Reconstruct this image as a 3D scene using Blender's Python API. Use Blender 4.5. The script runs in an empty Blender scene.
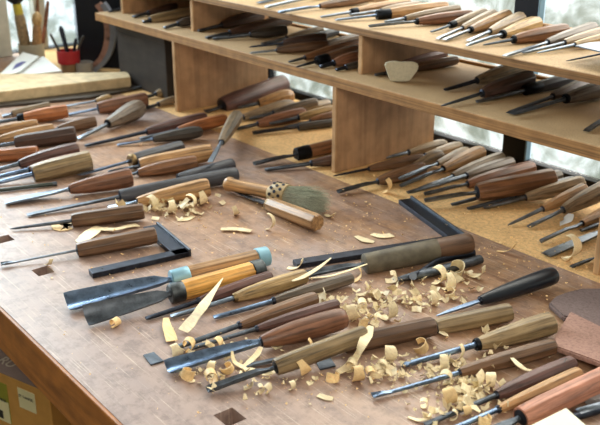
import bpy, bmesh, math, random
import numpy as np
from mathutils import Vector, Matrix
random.seed(7); rng = np.random.RandomState(5)
S = bpy.context.scene; COL = S.collection
ZB = 0.90                       # bench top height
HC = 0.50                       # camera height above the bench
F = 890.2                       # focal length in pixels of the 600x425 frame
PITCH, YAW = 0.37193, -0.90091
fw = np.array([math.sin(YAW)*math.cos(PITCH), math.cos(YAW)*math.cos(PITCH), -math.sin(PITCH)])
rt = np.array([math.cos(YAW), -math.sin(YAW), 0.0]); up = np.cross(rt, fw)
CAM = np.array([0, 0, ZB+HC])
LOW, UP = 0.170, 0.2486         # shelf tops above the bench
def ray(x, y): return fw*F + rt*(x-300) - up*(y-212.5)
def at(x, y, h=0.0):            # measured point of the photo on the horizontal plane h above the bench
    d = ray(x, y); t = (h-HC)/d[2]; return CAM + d*t
def atY(x, y, Y):
    d = ray(x, y); return CAM + d*(Y/d[1])
def atX(x, y, X):
    d = ray(x, y); return CAM + d*(X/d[0])
def mpp(P): return float(np.dot(np.array(P)-CAM, fw))/F

# ---------------------------------------------------------------- materials
def lin(c):
    return tuple(((v/255)/12.92 if v/255 <= .04045 else ((v/255+.055)/1.055)**2.4) for v in c) + (1,)
def newmat(n):
    m = bpy.data.materials.new(n); m.use_nodes = True; nt = m.node_tree
    b = nt.nodes['Principled BSDF']; return m, nt, b
def N(nt, t, **kw):
    n = nt.nodes.new(t)
    for k, v in kw.items():
        if k.startswith('i_'): n.inputs[k[2:].replace('_', ' ')].default_value = v
        else: setattr(n, k, v)
    return n
def ramp(nt, stops):
    r = nt.nodes.new('ShaderNodeValToRGB'); e = r.color_ramp.elements
    e[0].position, e[0].color = stops[0]; e[1].position, e[1].color = stops[-1]
    for p, c in stops[1:-1]:
        q = e.new(p); q.color = c
    return r
def mul(c, k): return tuple(min(1, v*k) for v in c[:3]) + (1,)
def grain_mat(name, rgb, rough=.45, scale=(11, 240, 240), contrast=.5, bump=.3, spec=.5, spots=None, island=True):
    m, nt, b = newmat(name); L = nt.links
    tc = N(nt, 'ShaderNodeTexCoord'); oi = N(nt, 'ShaderNodeObjectInfo')
    mp = N(nt, 'ShaderNodeMapping'); mp.inputs['Scale'].default_value = scale
    L.new(tc.outputs['Object'], mp.inputs['Vector'])
    off = N(nt, 'ShaderNodeVectorMath', operation='SCALE'); off.inputs[0].default_value = (7, 3, 5)
    L.new(oi.outputs['Random'], off.inputs['Scale']); L.new(off.outputs[0], mp.inputs['Location'])
    n1 = N(nt, 'ShaderNodeTexNoise', i_Scale=1.0, i_Detail=5.0, i_Roughness=.62, i_Distortion=.4)
    L.new(mp.outputs[0], n1.inputs['Vector'])
    c = lin(rgb)
    r1 = ramp(nt, [(.3, mul(c, 1-contrast*1.5)), (.5, c), (.72, mul(c, 1+contrast))])
    L.new(n1.outputs['Fac'], r1.inputs['Fac'])
    n2 = N(nt, 'ShaderNodeTexNoise', i_Scale=38.0, i_Detail=3.0); L.new(tc.outputs['Object'], n2.inputs['Vector'])
    r2 = ramp(nt, [(.38, (.62, .58, .55, 1)), (.62, (1.0, 1.0, 1.0, 1))]); L.new(n2.outputs['Fac'], r2.inputs['Fac'])
    mx = N(nt, 'ShaderNodeMix', data_type='RGBA', blend_type='MULTIPLY'); mx.inputs[0].default_value = .55
    L.new(r1.outputs[0], mx.inputs[6]); L.new(r2.outputs[0], mx.inputs[7])
    hs = N(nt, 'ShaderNodeHueSaturation')
    mr = N(nt, 'ShaderNodeMapRange'); mr.inputs['To Min'].default_value = .84; mr.inputs['To Max'].default_value = 1.16
    L.new(oi.outputs['Random'], mr.inputs['Value']); L.new(mr.outputs[0], hs.inputs['Value'])
    L.new(mx.outputs[2], hs.inputs['Color']); L.new(hs.outputs[0], b.inputs['Base Color'])
    b.inputs['Roughness'].default_value = rough; b.inputs['Specular IOR Level'].default_value = spec
    bp = N(nt, 'ShaderNodeBump', i_Strength=bump, i_Distance=.0006); L.new(n1.outputs['Fac'], bp.inputs['Height']); L.new(bp.outputs[0], b.inputs['Normal'])
    return m
def steel_mat(name, rgb, rough=.3, metal=1.0, var=.35):
    m, nt, b = newmat(name); L = nt.links
    tc = N(nt, 'ShaderNodeTexCoord')
    n = N(nt, 'ShaderNodeTexNoise', i_Scale=90.0, i_Detail=4.0, i_Roughness=.7); L.new(tc.outputs['Object'], n.inputs['Vector'])
    c = lin(rgb); r = ramp(nt, [(.35, mul(c, 1-var)), (.65, mul(c, 1+var*.5))]); L.new(n.outputs['Fac'], r.inputs['Fac'])
    L.new(r.outputs[0], b.inputs['Base Color']); b.inputs['Metallic'].default_value = metal
    q = N(nt, 'ShaderNodeMapRange'); q.inputs['To Min'].default_value = max(.05, rough-.1); q.inputs['To Max'].default_value = rough+.18
    L.new(n.outputs['Fac'], q.inputs['Value']); L.new(q.outputs[0], b.inputs['Roughness'])
    return m
def plain_mat(name, rgb, rough=.6, metal=0.0, spec=.4, var=.12, scale=40.0):
    m, nt, b = newmat(name); L = nt.links
    tc = N(nt, 'ShaderNodeTexCoord'); n = N(nt, 'ShaderNodeTexNoise', i_Scale=scale, i_Detail=4.0); L.new(tc.outputs['Object'], n.inputs['Vector'])
    c = lin(rgb); r = ramp(nt, [(.3, mul(c, 1-var)), (.7, mul(c, 1+var))]); L.new(n.outputs['Fac'], r.inputs['Fac'])
    L.new(r.outputs[0], b.inputs['Base Color']); b.inputs['Roughness'].default_value = rough
    b.inputs['Metallic'].default_value = metal; b.inputs['Specular IOR Level'].default_value = spec
    return m
WOODS = dict(tan=(174,134,90), ltan=(190,158,108), yel=(214,158,80), brown=(128,88,58), redbrown=(128,86,62), dark=(78,56,46),
    purple=(100,70,64), olive=(146,124,90), grey=(118,104,90), slate=(66,68,76), black=(20,26,36), pink=(186,128,104), walnut=(104,76,56),
    greytan=(146,126,100), orange=(164,102,60), dkgrey=(66,60,54), umber=(114,84,60))
W = {k: grain_mat('wood_'+k, v, rough=.42 if k not in ('black',) else .3, contrast=.5 if k != 'black' else .05) for k, v in WOODS.items()}
ST = dict(dark=steel_mat('dark_steel', (98,104,112), .45), mid=steel_mat('grey_steel', (120,128,138), .34), bright=steel_mat('bright_steel', (136,148,162), .36, var=.2),
    blue=steel_mat('blued_steel', (122,142,170), .27), black=steel_mat('blackened_steel', (62,66,76), .45))
FER = dict(lblue=plain_mat('light_blue_paint', (136,178,196), .42, .35), brass=steel_mat('old_brass', (140,118,84), .45), dkgrey=steel_mat('grey_ferrule', (92,96,98), .4),
    black=steel_mat('black_ferrule', (36,38,42), .45), green=plain_mat('grey_green_ferrule', (98,90,74), .5, 0.0, .4, .35, 60.0))

# ---------------------------------------------------------------- mesh helpers
def link(o, parent=None):
    COL.objects.link(o)
    if parent is not None: o.parent = parent
    return o
def mesh_obj(name, verts, faces, mat, parent=None, smooth=False, ang=None):
    me = bpy.data.meshes.new(name); me.from_pydata([tuple(map(float, v)) for v in verts], [], faces)
    bm = bmesh.new(); bm.from_mesh(me); bmesh.ops.recalc_face_normals(bm, faces=bm.faces); bm.to_mesh(me); bm.free()
    if smooth: me.shade_smooth()
    if ang is not None: me.set_sharp_from_angle(angle=math.radians(ang))
    me.materials.append(mat); o = bpy.data.objects.new(name, me); return link(o, parent)
def bm_obj(name, bm, mat, parent=None, smooth=False, ang=None):
    me = bpy.data.meshes.new(name); bmesh.ops.recalc_face_normals(bm, faces=bm.faces); bm.to_mesh(me); bm.free()
    if smooth: me.shade_smooth()
    if ang is not None: me.set_sharp_from_angle(angle=math.radians(ang))
    me.materials.append(mat); o = bpy.data.objects.new(name, me); return link(o, parent)
def loft(secs, close=True):     # secs: list of rings (same count)
    n = len(secs[0]); V = [p for s in secs for p in s]; Fc = []
    for i in range(len(secs)-1):
        for j in range(n):
            k = (j+1) % n
            Fc.append((i*n+j, i*n+k, (i+1)*n+k, (i+1)*n+j))
    if close:
        Fc.append(tuple(range(n))[::-1]); Fc.append(tuple((len(secs)-1)*n+j for j in range(n)))
    return V, Fc
def box_bm(bm, c, s, bevel=0.0, rot=None):
    r = bmesh.ops.create_cube(bm, size=1.0); vs = r['verts']
    bmesh.ops.scale(bm, vec=s, verts=vs)
    if bevel > 0:
        es = list({e for v in vs for e in v.link_edges})
        rr = bmesh.ops.bevel(bm, geom=es, offset=bevel, segments=2, affect='EDGES', profile=.5)
        vs = list({v for f in rr['faces'] for v in f.verts} | {v for v in vs if v.is_valid})
    if rot is not None: bmesh.ops.rotate(bm, cent=(0,0,0), matrix=rot, verts=vs)
    bmesh.ops.translate(bm, vec=c, verts=vs)
    return vs
def box(name, lo, hi, mat, bevel=.001, parent=None):
    bm = bmesh.new(); lo = Vector(lo); hi = Vector(hi)
    box_bm(bm, (lo+hi)/2, hi-lo, bevel); return bm_obj(name, bm, mat, parent)
def empty(name, loc, M=None):
    o = bpy.data.objects.new(name, None); o.empty_display_size = .02; COL.objects.link(o)
    if M is None: o.location = loc
    else: o.matrix_world = Matrix.Translation(loc) @ M.to_4x4()
    return o
def tag(o, label, cat, group=None, kind=None):
    o['label'] = label; o['category'] = cat
    if group: o['group'] = group
    if kind: o['kind'] = kind
    return o
def struct(o, label=None):
    o['kind'] = 'structure'
    if label: o['label'] = label
    return o
WORLD, P_WIN, P_END, P_FILL, EXPO = 1.25, 155, 290, 34, 0.05
# ---------------------------------------------------------------- hand tools
PROF = dict(
 oct=[(0,.74),(.02,.88),(.08,.95),(.3,1),(.6,.94),(.85,.74),(.96,.58),(1,.5)],
 bulb=[(0,.22),(.02,.52),(.07,.8),(.18,.97),(.32,1),(.6,.85),(.85,.62),(1,.5)],
 str=[(0,.84),(.015,.95),(.08,1),(.8,.97),(.95,.9),(1,.82)],
 taper=[(0,.84),(.02,.95),(.1,1),(.4,.93),(.7,.78),(.93,.58),(1,.48)])
def ring(kind, x, r):
    P = []
    if kind == 'round':
        for i in range(20):
            a = 2*math.pi*i/20; P.append((x, r*math.cos(a), r*math.sin(a)))
    else:                       # octagon with eased corners
        for i in range(8):
            for d in (-.16, .16):
                a = 2*math.pi*(i+.5)/8 + d*.30; P.append((x, 1.03*r*math.cos(a), 1.03*r*math.sin(a)))
    return P
def handle_mesh(L, r, prof, sec, taper_len):
    rings = []
    pr = PROF[prof]
    for t, k in pr: rings.append(ring(sec, t*L, r*k))
    return loft(rings)
def sect(x, w, t, sag, rnd, v=False, n=9, skew=0.0, bev=0.0):
    P = []
    for i in range(n):
        u = -1 + 2*i/(n-1); e = (1-rnd) + rnd*math.sqrt(max(0, 1-u*u*.98))
        s = sag*(abs(u) if v else u*u)
        P.append((x+skew*u*w/2, u*w/2, s - t/2*e))
    for i in range(n-1, -1, -1):
        u = -1 + 2*i/(n-1); e = (1-rnd) + rnd*math.sqrt(max(0, 1-u*u*.98))
        s = sag*(abs(u) if v else u*u)
        P.append((x+skew*u*w/2, u*w/2, s + t/2*e - bev*t))
    return P
def blade_mesh(kind, a, b, w, d):
    """from collar x=a to tip x=b; w width, d shank diameter"""
    L = b-a; R = []
    def st(f, *args, **k): R.append(sect(a+L*f, *args, **k))
    if kind == 'wide':
        st(-.06, d*1.3, d*1.2, 0, 1); st(.0, d*1.3, d*1.2, 0, 1); st(.06, d*1.2, d*1.1, w*.03, .6); st(.16, w*.55, .005, w*.1, 0); st(.5, w*.8, .0042, w*.15, 0); st(.95, w, .0034, w*.17, 0); st(1, w*1.0, .001, w*.19, 0)
    elif kind == 'rod':
        st(-.1, d*.8, d*.8, 0, 1); st(.0, d, d, 0, 1); st(.6, d*.95, d*.9, 0, 1); st(.93, w, d*.75, w*.12, .8); st(1, w, d*.3, w*.18, .5)
    elif kind == 'awl':
        st(-.1, d, d, 0, 1); st(0, d, d, 0, 1); st(.5, d*.85, d*.85, 0, 1); st(.9, d*.6, d*.6, 0, 1); st(1, d*.25, d*.25, 0, 1)
    elif kind == 'flat':
        st(-.1, d, d, 0, 1); st(.0, d*1.1, d*1.1, 0, 1); st(.1, d*.9, d*.85, 0, .8); st(.3, w*.72, .0034, 0, 0); st(.5, w*.88, .0032, 0, 0)
        st(.93, w, .0028, 0, 0); st(1, w, .0006, 0, 0)
    elif kind == 'skew':
        st(-.1, d, d, 0, 1); st(.0, d, d, 0, 1); st(.1, d*.9, d*.85, 0, .8); st(.35, w*.8, .0032, 0, 0); st(.88, w, .0028, 0, 0, skew=.5); st(1-.25*w/L, w, .0006, 0, 0, skew=.5)
    elif kind == 'gouge':
        st(-.1, d, d, 0, 1); st(.0, d, d, 0, 1); st(.1, d*.9, d*.85, 0, .8); st(.28, w*.7, .0034, w*.22, 0); st(.5, w*.86, .003, w*.27, 0)
        st(.95, w, .0026, w*.28, 0); st(1, w, .0008, w*.3, 0)
    elif kind == 'fish':
        st(-.1, d, d, 0, 1); st(.0, d, d, 0, 1); st(.8, d*.8, d*.7, 0, .9); st(.9, w*.6, .003, w*.14, 0); st(1, w, .0012, w*.24, 0)
    elif kind == 'vee':
        st(-.1, d, d, 0, 1); st(.0, d, d, 0, 1); st(.15, d*.9, d*.85, 0, .8); st(.4, w*.9, .0026, w*.5, 0, v=True); st(.95, w, .0022, w*.6, 0, v=True); st(1, w, .001, w*.62, 0, v=True)
    elif kind == 'knife':
        st(-.1, d*.8, .003, 0, .3); st(0, d, .003, 0, .3); st(.3, w, .0028, 0, 0); st(.6, w*.8, .0024, 0, 0); st(.85, w*.45, .002, 0, 0); st(1, w*.08, .0008, 0, 0)
    return loft(R)
NAMES = dict(wide='carving_gouge', rod='carving_veiner', awl='carving_awl', flat='wood_chisel', skew='skew_chisel', gouge='carving_gouge', fish='fishtail_gouge', vee='parting_tool', knife='carving_knife')
PLACED = []                     # collision samples of what already lies there
def samples(pb, pt, f, L, r, prof, bw, kind):
    P = []; R = []
    ax = (pt-pb)/np.linalg.norm(pt-pb); lat = np.cross([0,0,1.], ax); lat /= np.linalg.norm(lat)
    pr = PROF[prof]
    for t in np.linspace(0, 1, 15):
        k = np.interp(t, [a for a,_ in pr], [b for _,b in pr]); P.append(pb+ax*L*f*t); R.append(r*k)
    offs = [0] if bw < .008 else [-bw*.4, 0, bw*.4]
    for t in np.linspace(f, 1, 14)[1:]:
        for o in offs: P.append(pb+ax*L*t+lat*o); R.append(min(.003, max(.0014, bw*.4)))
    return np.array(P), np.array(R)
def T(s, B, C, E, hw, style, col, blade, bw, label, group, steel='mid', fer=None, cat=None, roll=0, lim=None, butt=None, lift=(0,0), sec='octs', name=None, fpart=None, bbutt=None, shank=None):
    h0 = {'b':0, 'l':LOW, 'u':UP}[s]
    Cm = at(*C, h=h0+.01); px = mpp(at((B[0]+C[0])/2, (B[1]+C[1])/2, h0+.01)); r = hw*px
    w = max(.002, 2*bw*mpp(at(*E, h=h0+.003)))
    best = None
    cands = sorted([(a, b) for a in range(0, 46, 3) for b in range(0, 46, 3)], key=lambda q: q[0]+q[1]*1.1)
    for a, b in cands:
        ht = h0 + .003 + lift[1] + b*.001; tip = at(*E, h=ht)
        hb = h0 + r*1.04 + max(0, (r*1.04-.003))*.33 + lift[0] + a*.001
        pb = at(*B, h=hb)
        # fraction of the axis that is handle, from the photo's collar pixel
        best_t = .5; bd = 1e9
        for t in np.linspace(.1, .97, 88):
            q = pb+(tip-pb)*t - CAM; z = q@fw; X = 300+F*(q@rt)/z; Y = 212.5-F*(q@up)/z
            dd = (X-C[0])**2+(Y-C[1])**2
            if dd < bd: bd = dd; best_t = t
        f = best_t; L = np.linalg.norm(tip-pb)
        if lim:                 # the handle end stops short of a board or the window
            for axis, val in lim:
                if pb[axis] > val and tip[axis] < val:
                    k = (val-pb[axis])/(tip[axis]-pb[axis]); nb = pb+(tip-pb)*k
                    f = (f-k)/(1-k); pb = nb
            L = np.linalg.norm(tip-pb)
        f = min(max(f, .12), .97)
        P, R = samples(pb, tip, f, L, r, PROF and style, w, blade)
        worst = 0
        for Q, U, c, rad in PLACED:
            if np.linalg.norm(c-(pb+tip)/2) > rad+L/2+.03: continue
            D = np.linalg.norm(P[:,None,:]-Q[None,:,:], axis=2); pen = (R[:,None]+U[None,:]-D).max()
            worst = max(worst, pen)
        if best is None or worst < best[0]: best = (worst, a, b, pb, tip, f, L, P, R)
        if worst < .0012: break
    worst, a, b, pb, tip, f, L, P, R = best
    if a+b > 30 or worst > .003: print('LIFT', label[:50], a, b, round(worst*1000, 1))
    PLACED.append((P, R, (pb+tip)/2, L/2))
    ax = Vector((tip-pb)/L); lat = Vector((0,0,1)).cross(ax).normalized(); nz = ax.cross(lat)
    M = Matrix((ax, lat, nz)).transposed() @ Matrix.Rotation(math.radians(roll), 3, 'X')
    root = empty(name or NAMES[blade], Vector(pb), M)
    tag(root, label, cat or {'awl':'awl','knife':'knife','flat':'chisel','skew':'chisel'}.get(blade, 'gouge'), group)
    bpy.context.view_layer.update
    Lh = L*f
    V, Fc = handle_mesh(Lh, r, style, 'round' if sec == 'round' else 'oct', 0)
    mesh_obj('handle', V, Fc, W[col] if isinstance(col, str) else col, root, True, 14 if sec != 'round' else 50)
    d = shank*px*2 if shank else max(.0026, min(.0068, r*.5)) if blade not in ('rod', 'awl', 'fish') else max(.0024, min(w, .008))
    V, Fc = blade_mesh(blade, Lh-.001, L, w, d)
    mesh_obj('blade', V, Fc, ST[steel], root, True, 30)
    if fer:
        fl = Lh*(fpart or .035); rr = r*(PROF[style][-1][1]+.07) if not fpart else r*1.06*max(np.interp(1-(fpart or 0), [a_ for a_,_ in PROF[style]], [b_ for _,b_ in PROF[style]]), .6)
        V, Fc = loft([ring('round', Lh-fl, rr*.97), ring('round', Lh-fl+.0006, rr*1.0), ring('round', Lh-fl*.5, rr*.98), ring('round', Lh+.0004, rr*.94), ring('round', Lh+.0014, rr*.86)])
        mesh_obj('ferrule', V, Fc, FER[fer], root, True, 40)
    else:
        rr = max(d*.75, r*PROF[style][-1][1]*.8)
        V, Fc = loft([ring('round', Lh-.002, rr), ring('round', Lh+.0006, rr), ring('round', Lh+.0022, d*.55)])
        mesh_obj('bolster', V, Fc, ST['black'], root, True, 40)
    if bbutt:
        fl = Lh*.11; rr = r*1.06
        V, Fc = loft([ring('round', -.002, rr*.86), ring('round', -.0005, rr), ring('round', fl, rr*1.04), ring('round', fl+.001, rr*.95)])
        mesh_obj('end_ring', V, Fc, FER[bbutt], root, True, 40)
    return root
GF='tools at the front of the bench'; GM='tools in the middle of the bench'; GL='tools at the far left of the bench'; GR='tools on the bench under the shelf'
GS='tools on the lower shelf'; GU='tools on the upper shelf'; GN='tools between the two shelf dividers'
XD=[-1.6453,-1.1186,-.5886]; DT=.0095
WL=[(1,1.232)]
# ---------------------------------------------------------------- materials of the room
def bench_mat():
    m, nt, b = newmat('bench_wood'); L = nt.links
    tc = N(nt, 'ShaderNodeTexCoord')
    mp = N(nt, 'ShaderNodeMapping'); mp.inputs['Scale'].default_value = (3, 30, 30); L.new(tc.outputs['Object'], mp.inputs['Vector'])
    n1 = N(nt, 'ShaderNodeTexNoise', i_Scale=1.0, i_Detail=7.0, i_Roughness=.65, i_Distortion=.6); L.new(mp.outputs[0], n1.inputs['Vector'])
    r1 = ramp(nt, [(.28, lin((122,88,66))), (.5, lin((160,120,88))), (.75, lin((186,150,116)))]); L.new(n1.outputs['Fac'], r1.inputs['Fac'])
    n2 = N(nt, 'ShaderNodeTexNoise', i_Scale=5.0, i_Detail=6.0, i_Roughness=.7); L.new(tc.outputs['Object'], n2.inputs['Vector'])
    r2 = ramp(nt, [(.45, (0,0,0,1)), (.72, (1,1,1,1))]); L.new(n2.outputs['Fac'], r2.inputs['Fac'])
    mx = N(nt, 'ShaderNodeMix', data_type='RGBA'); 
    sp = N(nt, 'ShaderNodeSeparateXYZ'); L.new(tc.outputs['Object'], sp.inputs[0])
    glare = N(nt, 'ShaderNodeMapRange'); glare.inputs['From Min'].default_value = .72; glare.inputs['From Max'].default_value = .36; glare.inputs['To Max'].default_value = .75; L.new(sp.outputs['Y'], glare.inputs['Value'])  # cool window glare painted into the colour, greyer toward the front edge
    wm = N(nt, 'ShaderNodeMath', operation='MAXIMUM'); L.new(r2.outputs[0], wm.inputs[0]); L.new(glare.outputs[0], wm.inputs[1]); L.new(wm.outputs[0], mx.inputs[0]); L.new(r1.outputs[0], mx.inputs[6]); mx.inputs[7].default_value = lin((156,140,136))
    n3 = N(nt, 'ShaderNodeTexNoise', i_Scale=42.0, i_Detail=7.0, i_Roughness=.8); L.new(tc.outputs['Object'], n3.inputs['Vector'])
    r3 = ramp(nt, [(.40, (.42,.40,.42,1)), (.53, (1,1,1,1))]); L.new(n3.outputs['Fac'], r3.inputs['Fac'])
    m2 = N(nt, 'ShaderNodeMix', data_type='RGBA', blend_type='MULTIPLY'); m2.inputs[0].default_value = .6
    L.new(mx.outputs[2], m2.inputs[6]); L.new(r3.outputs[0], m2.inputs[7])
    # crossing knife scratches
    mp2 = N(nt, 'ShaderNodeMapping'); mp2.inputs['Scale'].default_value = (12, 620, 1); mp2.inputs['Rotation'].default_value = (0,0,1.1); L.new(tc.outputs['Object'], mp2.inputs['Vector'])
    n4 = N(nt, 'ShaderNodeTexNoise', i_Scale=1.0, i_Detail=2.0); L.new(mp2.outputs[0], n4.inputs['Vector'])
    r4 = ramp(nt, [(.61, (0,0,0,1)), (.70, (1,1,1,1))]); L.new(n4.outputs['Fac'], r4.inputs['Fac'])
    m3 = N(nt, 'ShaderNodeMix', data_type='RGBA'); L.new(m2.outputs[2], m3.inputs[6]); m3.inputs[7].default_value = lin((228,210,186))
    k = N(nt, 'ShaderNodeMath', operation='MULTIPLY'); k.inputs[1].default_value = .42; L.new(r4.outputs[0], k.inputs[0]); L.new(k.outputs[0], m3.inputs[0])
    L.new(m3.outputs[2], b.inputs['Base Color'])
    q = N(nt, 'ShaderNodeMapRange'); q.inputs['To Min'].default_value = .28; q.inputs['To Max'].default_value = .56; L.new(n2.outputs['Fac'], q.inputs['Value']); L.new(q.outputs[0], b.inputs['Roughness'])
    b.inputs['Specular IOR Level'].default_value = .55
    bp = N(nt, 'ShaderNodeBump', i_Strength=.35, i_Distance=.001); L.new(n3.outputs['Fac'], bp.inputs['Height']); L.new(bp.outputs[0], b.inputs['Normal'])
    return m
def speck_mat(name, rgb, amt=.35, scale=420.0, rough=.7):
    m, nt, b = newmat(name); L = nt.links; tc = N(nt, 'ShaderNodeTexCoord'); c = lin(rgb)
    n = N(nt, 'ShaderNodeTexNoise', i_Scale=scale, i_Detail=2.0, i_Roughness=.8); L.new(tc.outputs['Object'], n.inputs['Vector'])
    r = ramp(nt, [(.34, mul(c, 1-amt)), (.5, c), (.68, mul(c, 1+amt*.6))]); L.new(n.outputs['Fac'], r.inputs['Fac'])
    n2 = N(nt, 'ShaderNodeTexNoise', i_Scale=14.0, i_Detail=4.0); L.new(tc.outputs['Object'], n2.inputs['Vector'])
    r2 = ramp(nt, [(.3, (.8,.78,.76,1)), (.6, (1,1,1,1))]); L.new(n2.outputs['Fac'], r2.inputs['Fac'])
    mx = N(nt, 'ShaderNodeMix', data_type='RGBA', blend_type='MULTIPLY'); mx.inputs[0].default_value = 1
    L.new(r.outputs[0], mx.inputs[6]); L.new(r2.outputs[0], mx.inputs[7]); L.new(mx.outputs[2], b.inputs['Base Color'])
    b.inputs['Roughness'].default_value = rough; b.inputs['Specular IOR Level'].default_value = .35
    return m
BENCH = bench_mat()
BACKB = speck_mat('back_board_wood', (222,180,122), .25, 160.0)
SHELF = speck_mat('shelf_board', (182,152,112), .34, 500.0)
EDGE = grain_mat('shelf_edge_ply', (158,118,72), .6, (4, 60, 420), .4)
DIV = grain_mat('divider_ply', (182,142,104), .55, (90, 90, 4), .16, .05)
DIVE = grain_mat('divider_edge_ply', (196,156,112), .6, (300, 30, 8), .2, .05)
APRON = grain_mat('apron_wood', (176,112,48), .5, (5, 40, 40), .35, .2)
DARKW = plain_mat('dark_painted_frame', (12,15,24), .55, var=.25, spec=.25)
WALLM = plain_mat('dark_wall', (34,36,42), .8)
LIGHTB = grain_mat('pale_pine', (208,186,146), .55, (5, 40, 40), .12, .05)
PALEG = plain_mat('pale_grey_board', (178,176,164), .7)
SHAV = grain_mat('fresh_shaving', (252,232,190), .5, (60, 400, 400), .14, .1, .35)
SHAV2 = grain_mat('tan_shaving', (248,212,154), .5, (60, 400, 400), .16, .1, .35)
PAPER = plain_mat('white_paper', (226,228,226), .8, var=.03)
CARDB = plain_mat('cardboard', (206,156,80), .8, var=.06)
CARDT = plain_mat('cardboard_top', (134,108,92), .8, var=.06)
LABELM = plain_mat('label_paper', (232,226,176), .7, var=.03)
INK = plain_mat('ink', (52,54,50), .7)
LIME = plain_mat('lime_print', (150,150,50), .7)
STONE = speck_mat('rusty_stone', (120,102,98), .25, 260.0, .8)
SLIP = speck_mat('pale_slipstone', (206,198,172), .12, 200.0, .6)

# glass pane with patterned frost
def glass_mat():
    m = bpy.data.materials.new('patterned_glass'); m.use_nodes = True; nt = m.node_tree; L = nt.links
    for n in list(nt.nodes): nt.nodes.remove(n)
    out = N(nt, 'ShaderNodeOutputMaterial'); tc = N(nt, 'ShaderNodeTexCoord')
    v = N(nt, 'ShaderNodeTexVoronoi', feature='SMOOTH_F1', i_Scale=22.0); n = N(nt, 'ShaderNodeTexNoise', i_Scale=16.0, i_Detail=5.0, i_Roughness=.6, i_Distortion=.5)
    L.new(tc.outputs['Object'], v.inputs['Vector']); L.new(tc.outputs['Object'], n.inputs['Vector'])
    r = ramp(nt, [(.38, lin((190,190,178))), (.56, lin((255,252,248)))]); L.new(n.outputs['Fac'], r.inputs['Fac'])
    tr = N(nt, 'ShaderNodeBsdfTransparent'); L.new(r.outputs[0], tr.inputs['Color'])
    tl = N(nt, 'ShaderNodeBsdfTranslucent'); tl.inputs['Color'].default_value = (.94,.94,.92,1)
    gl = N(nt, 'ShaderNodeBsdfGlossy'); gl.inputs['Roughness'].default_value = .15
    m1 = N(nt, 'ShaderNodeMixShader'); m1.inputs[0].default_value = .08; L.new(tr.outputs[0], m1.inputs[1]); L.new(tl.outputs[0], m1.inputs[2])
    m2 = N(nt, 'ShaderNodeMixShader'); m2.inputs[0].default_value = .05; L.new(m1.outputs[0], m2.inputs[1]); L.new(gl.outputs[0], m2.inputs[2])
    L.new(m2.outputs[0], out.inputs['Surface']); return m
GLASS = glass_mat()

# ---------------------------------------------------------------- the setting
XL = -2.50; XR = .30; YF = .3154; YS = .944; YW = 1.245
# bench top with square dog holes
def holed_top():
    hs = [at(4,239), at(43,271), at(230,417)]
    xs = sorted({XL+.01, XR} | {v for h in hs for v in (h[0]-.0125, h[0]+.0125)}); ys = sorted({YF, YS-.0015} | {v for h in hs for v in (h[1]-.011, h[1]+.011)})
    bm = bmesh.new(); zt, zb = 0.0, -.062; V = {}
    def vt(x, y, z):
        k = (round(x,6), round(y,6), z)
        if k not in V: V[k] = bm.verts.new((x, y, z))
        return V[k]
    hole = lambda x, y: any(abs(x-h[0]) < .0125 and abs(y-h[1]) < .011 for h in hs)
    cells = {(i, j) for i in range(len(xs)-1) for j in range(len(ys)-1) if not hole((xs[i]+xs[i+1])/2, (ys[j]+ys[j+1])/2)}
    for i, j in cells:
        x0, x1, y0, y1 = xs[i], xs[i+1], ys[j], ys[j+1]
        bm.faces.new([vt(x0,y0,zt), vt(x1,y0,zt), vt(x1,y1,zt), vt(x0,y1,zt)]); bm.faces.new([vt(x0,y0,zb), vt(x0,y1,zb), vt(x1,y1,zb), vt(x1,y0,zb)])
        for (a, c, di, dj) in (((x0,y0),(x1,y0),0,-1), ((x1,y0),(x1,y1),1,0), ((x1,y1),(x0,y1),0,1), ((x0,y1),(x0,y0),-1,0)):
            if (i+di, j+dj) not in cells: bm.faces.new([vt(*a,zt), vt(*c,zt), vt(*c,zb), vt(*a,zb)])
    return bm
bench = empty('workbench', (0,0,ZB)); tag(bench, 'worn reddish brown wooden workbench covered with carving tools', 'workbench')
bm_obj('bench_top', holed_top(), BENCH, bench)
bb = box('back_board', (XL+.01, YS, -.055), (XR, YW-.012, 0), BACKB, .0012, bench); bb['label'] = 'yellower board along the window side of the bench'
ap = box('front_apron', (XL+.01, YF-.004, -.064), (XR, YF+.03, -.0008), APRON, .002, bench)
for x in (-2.3, -.76, .2):
    for y in (YF+.05, 1.1): box('bench_leg', (x-.035, y-.035, -ZB), (x+.035, y+.035, -.062), APRON, .003, bench)
box('lower_rail', (-2.3, YF+.03, -.56), (.2, 1.12, -.53), APRON, .003, bench)

shelf = empty('tool_shelf', (0, .96, ZB)); tag(shelf, 'two-tier tan plywood tool shelf with brown edges standing at the back of the bench', 'shelf')
def sbox(n, lo, hi, m, lab=None, bev=.0008):
    o = box(n, (lo[0], lo[1]-.96, lo[2]), (hi[0], hi[1]-.96, hi[2]), m, bev, shelf)
    if lab: o['label'] = lab
    return o
SX0, SX1 = -2.005, -.15
yl0, yl1 = .9597, 1.214; yu0, yu1 = 1.0, 1.222
sbox('shelf_board', (SX0, yl0+.0025, LOW-.0165), (SX1, yl1, LOW), SHELF)
sbox('shelf_edge', (SX0-.001, yl0, LOW-.018), (SX1, yl0+.0025, LOW-.0004), EDGE, 'brown front edge strip of the lower shelf')
sbox('back_lip', (SX0, yl1, LOW-.016), (SX1, yl1+.008, LOW+.005), EDGE)
sbox('shelf_board', (SX0, yu0+.0025, UP-.0105), (SX1, yu1, UP), SHELF)
sbox('shelf_edge', (SX0-.001, yu0, UP-.012), (SX1, yu0+.0025, UP-.0004), EDGE, 'brown front edge strip of the upper shelf')
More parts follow.
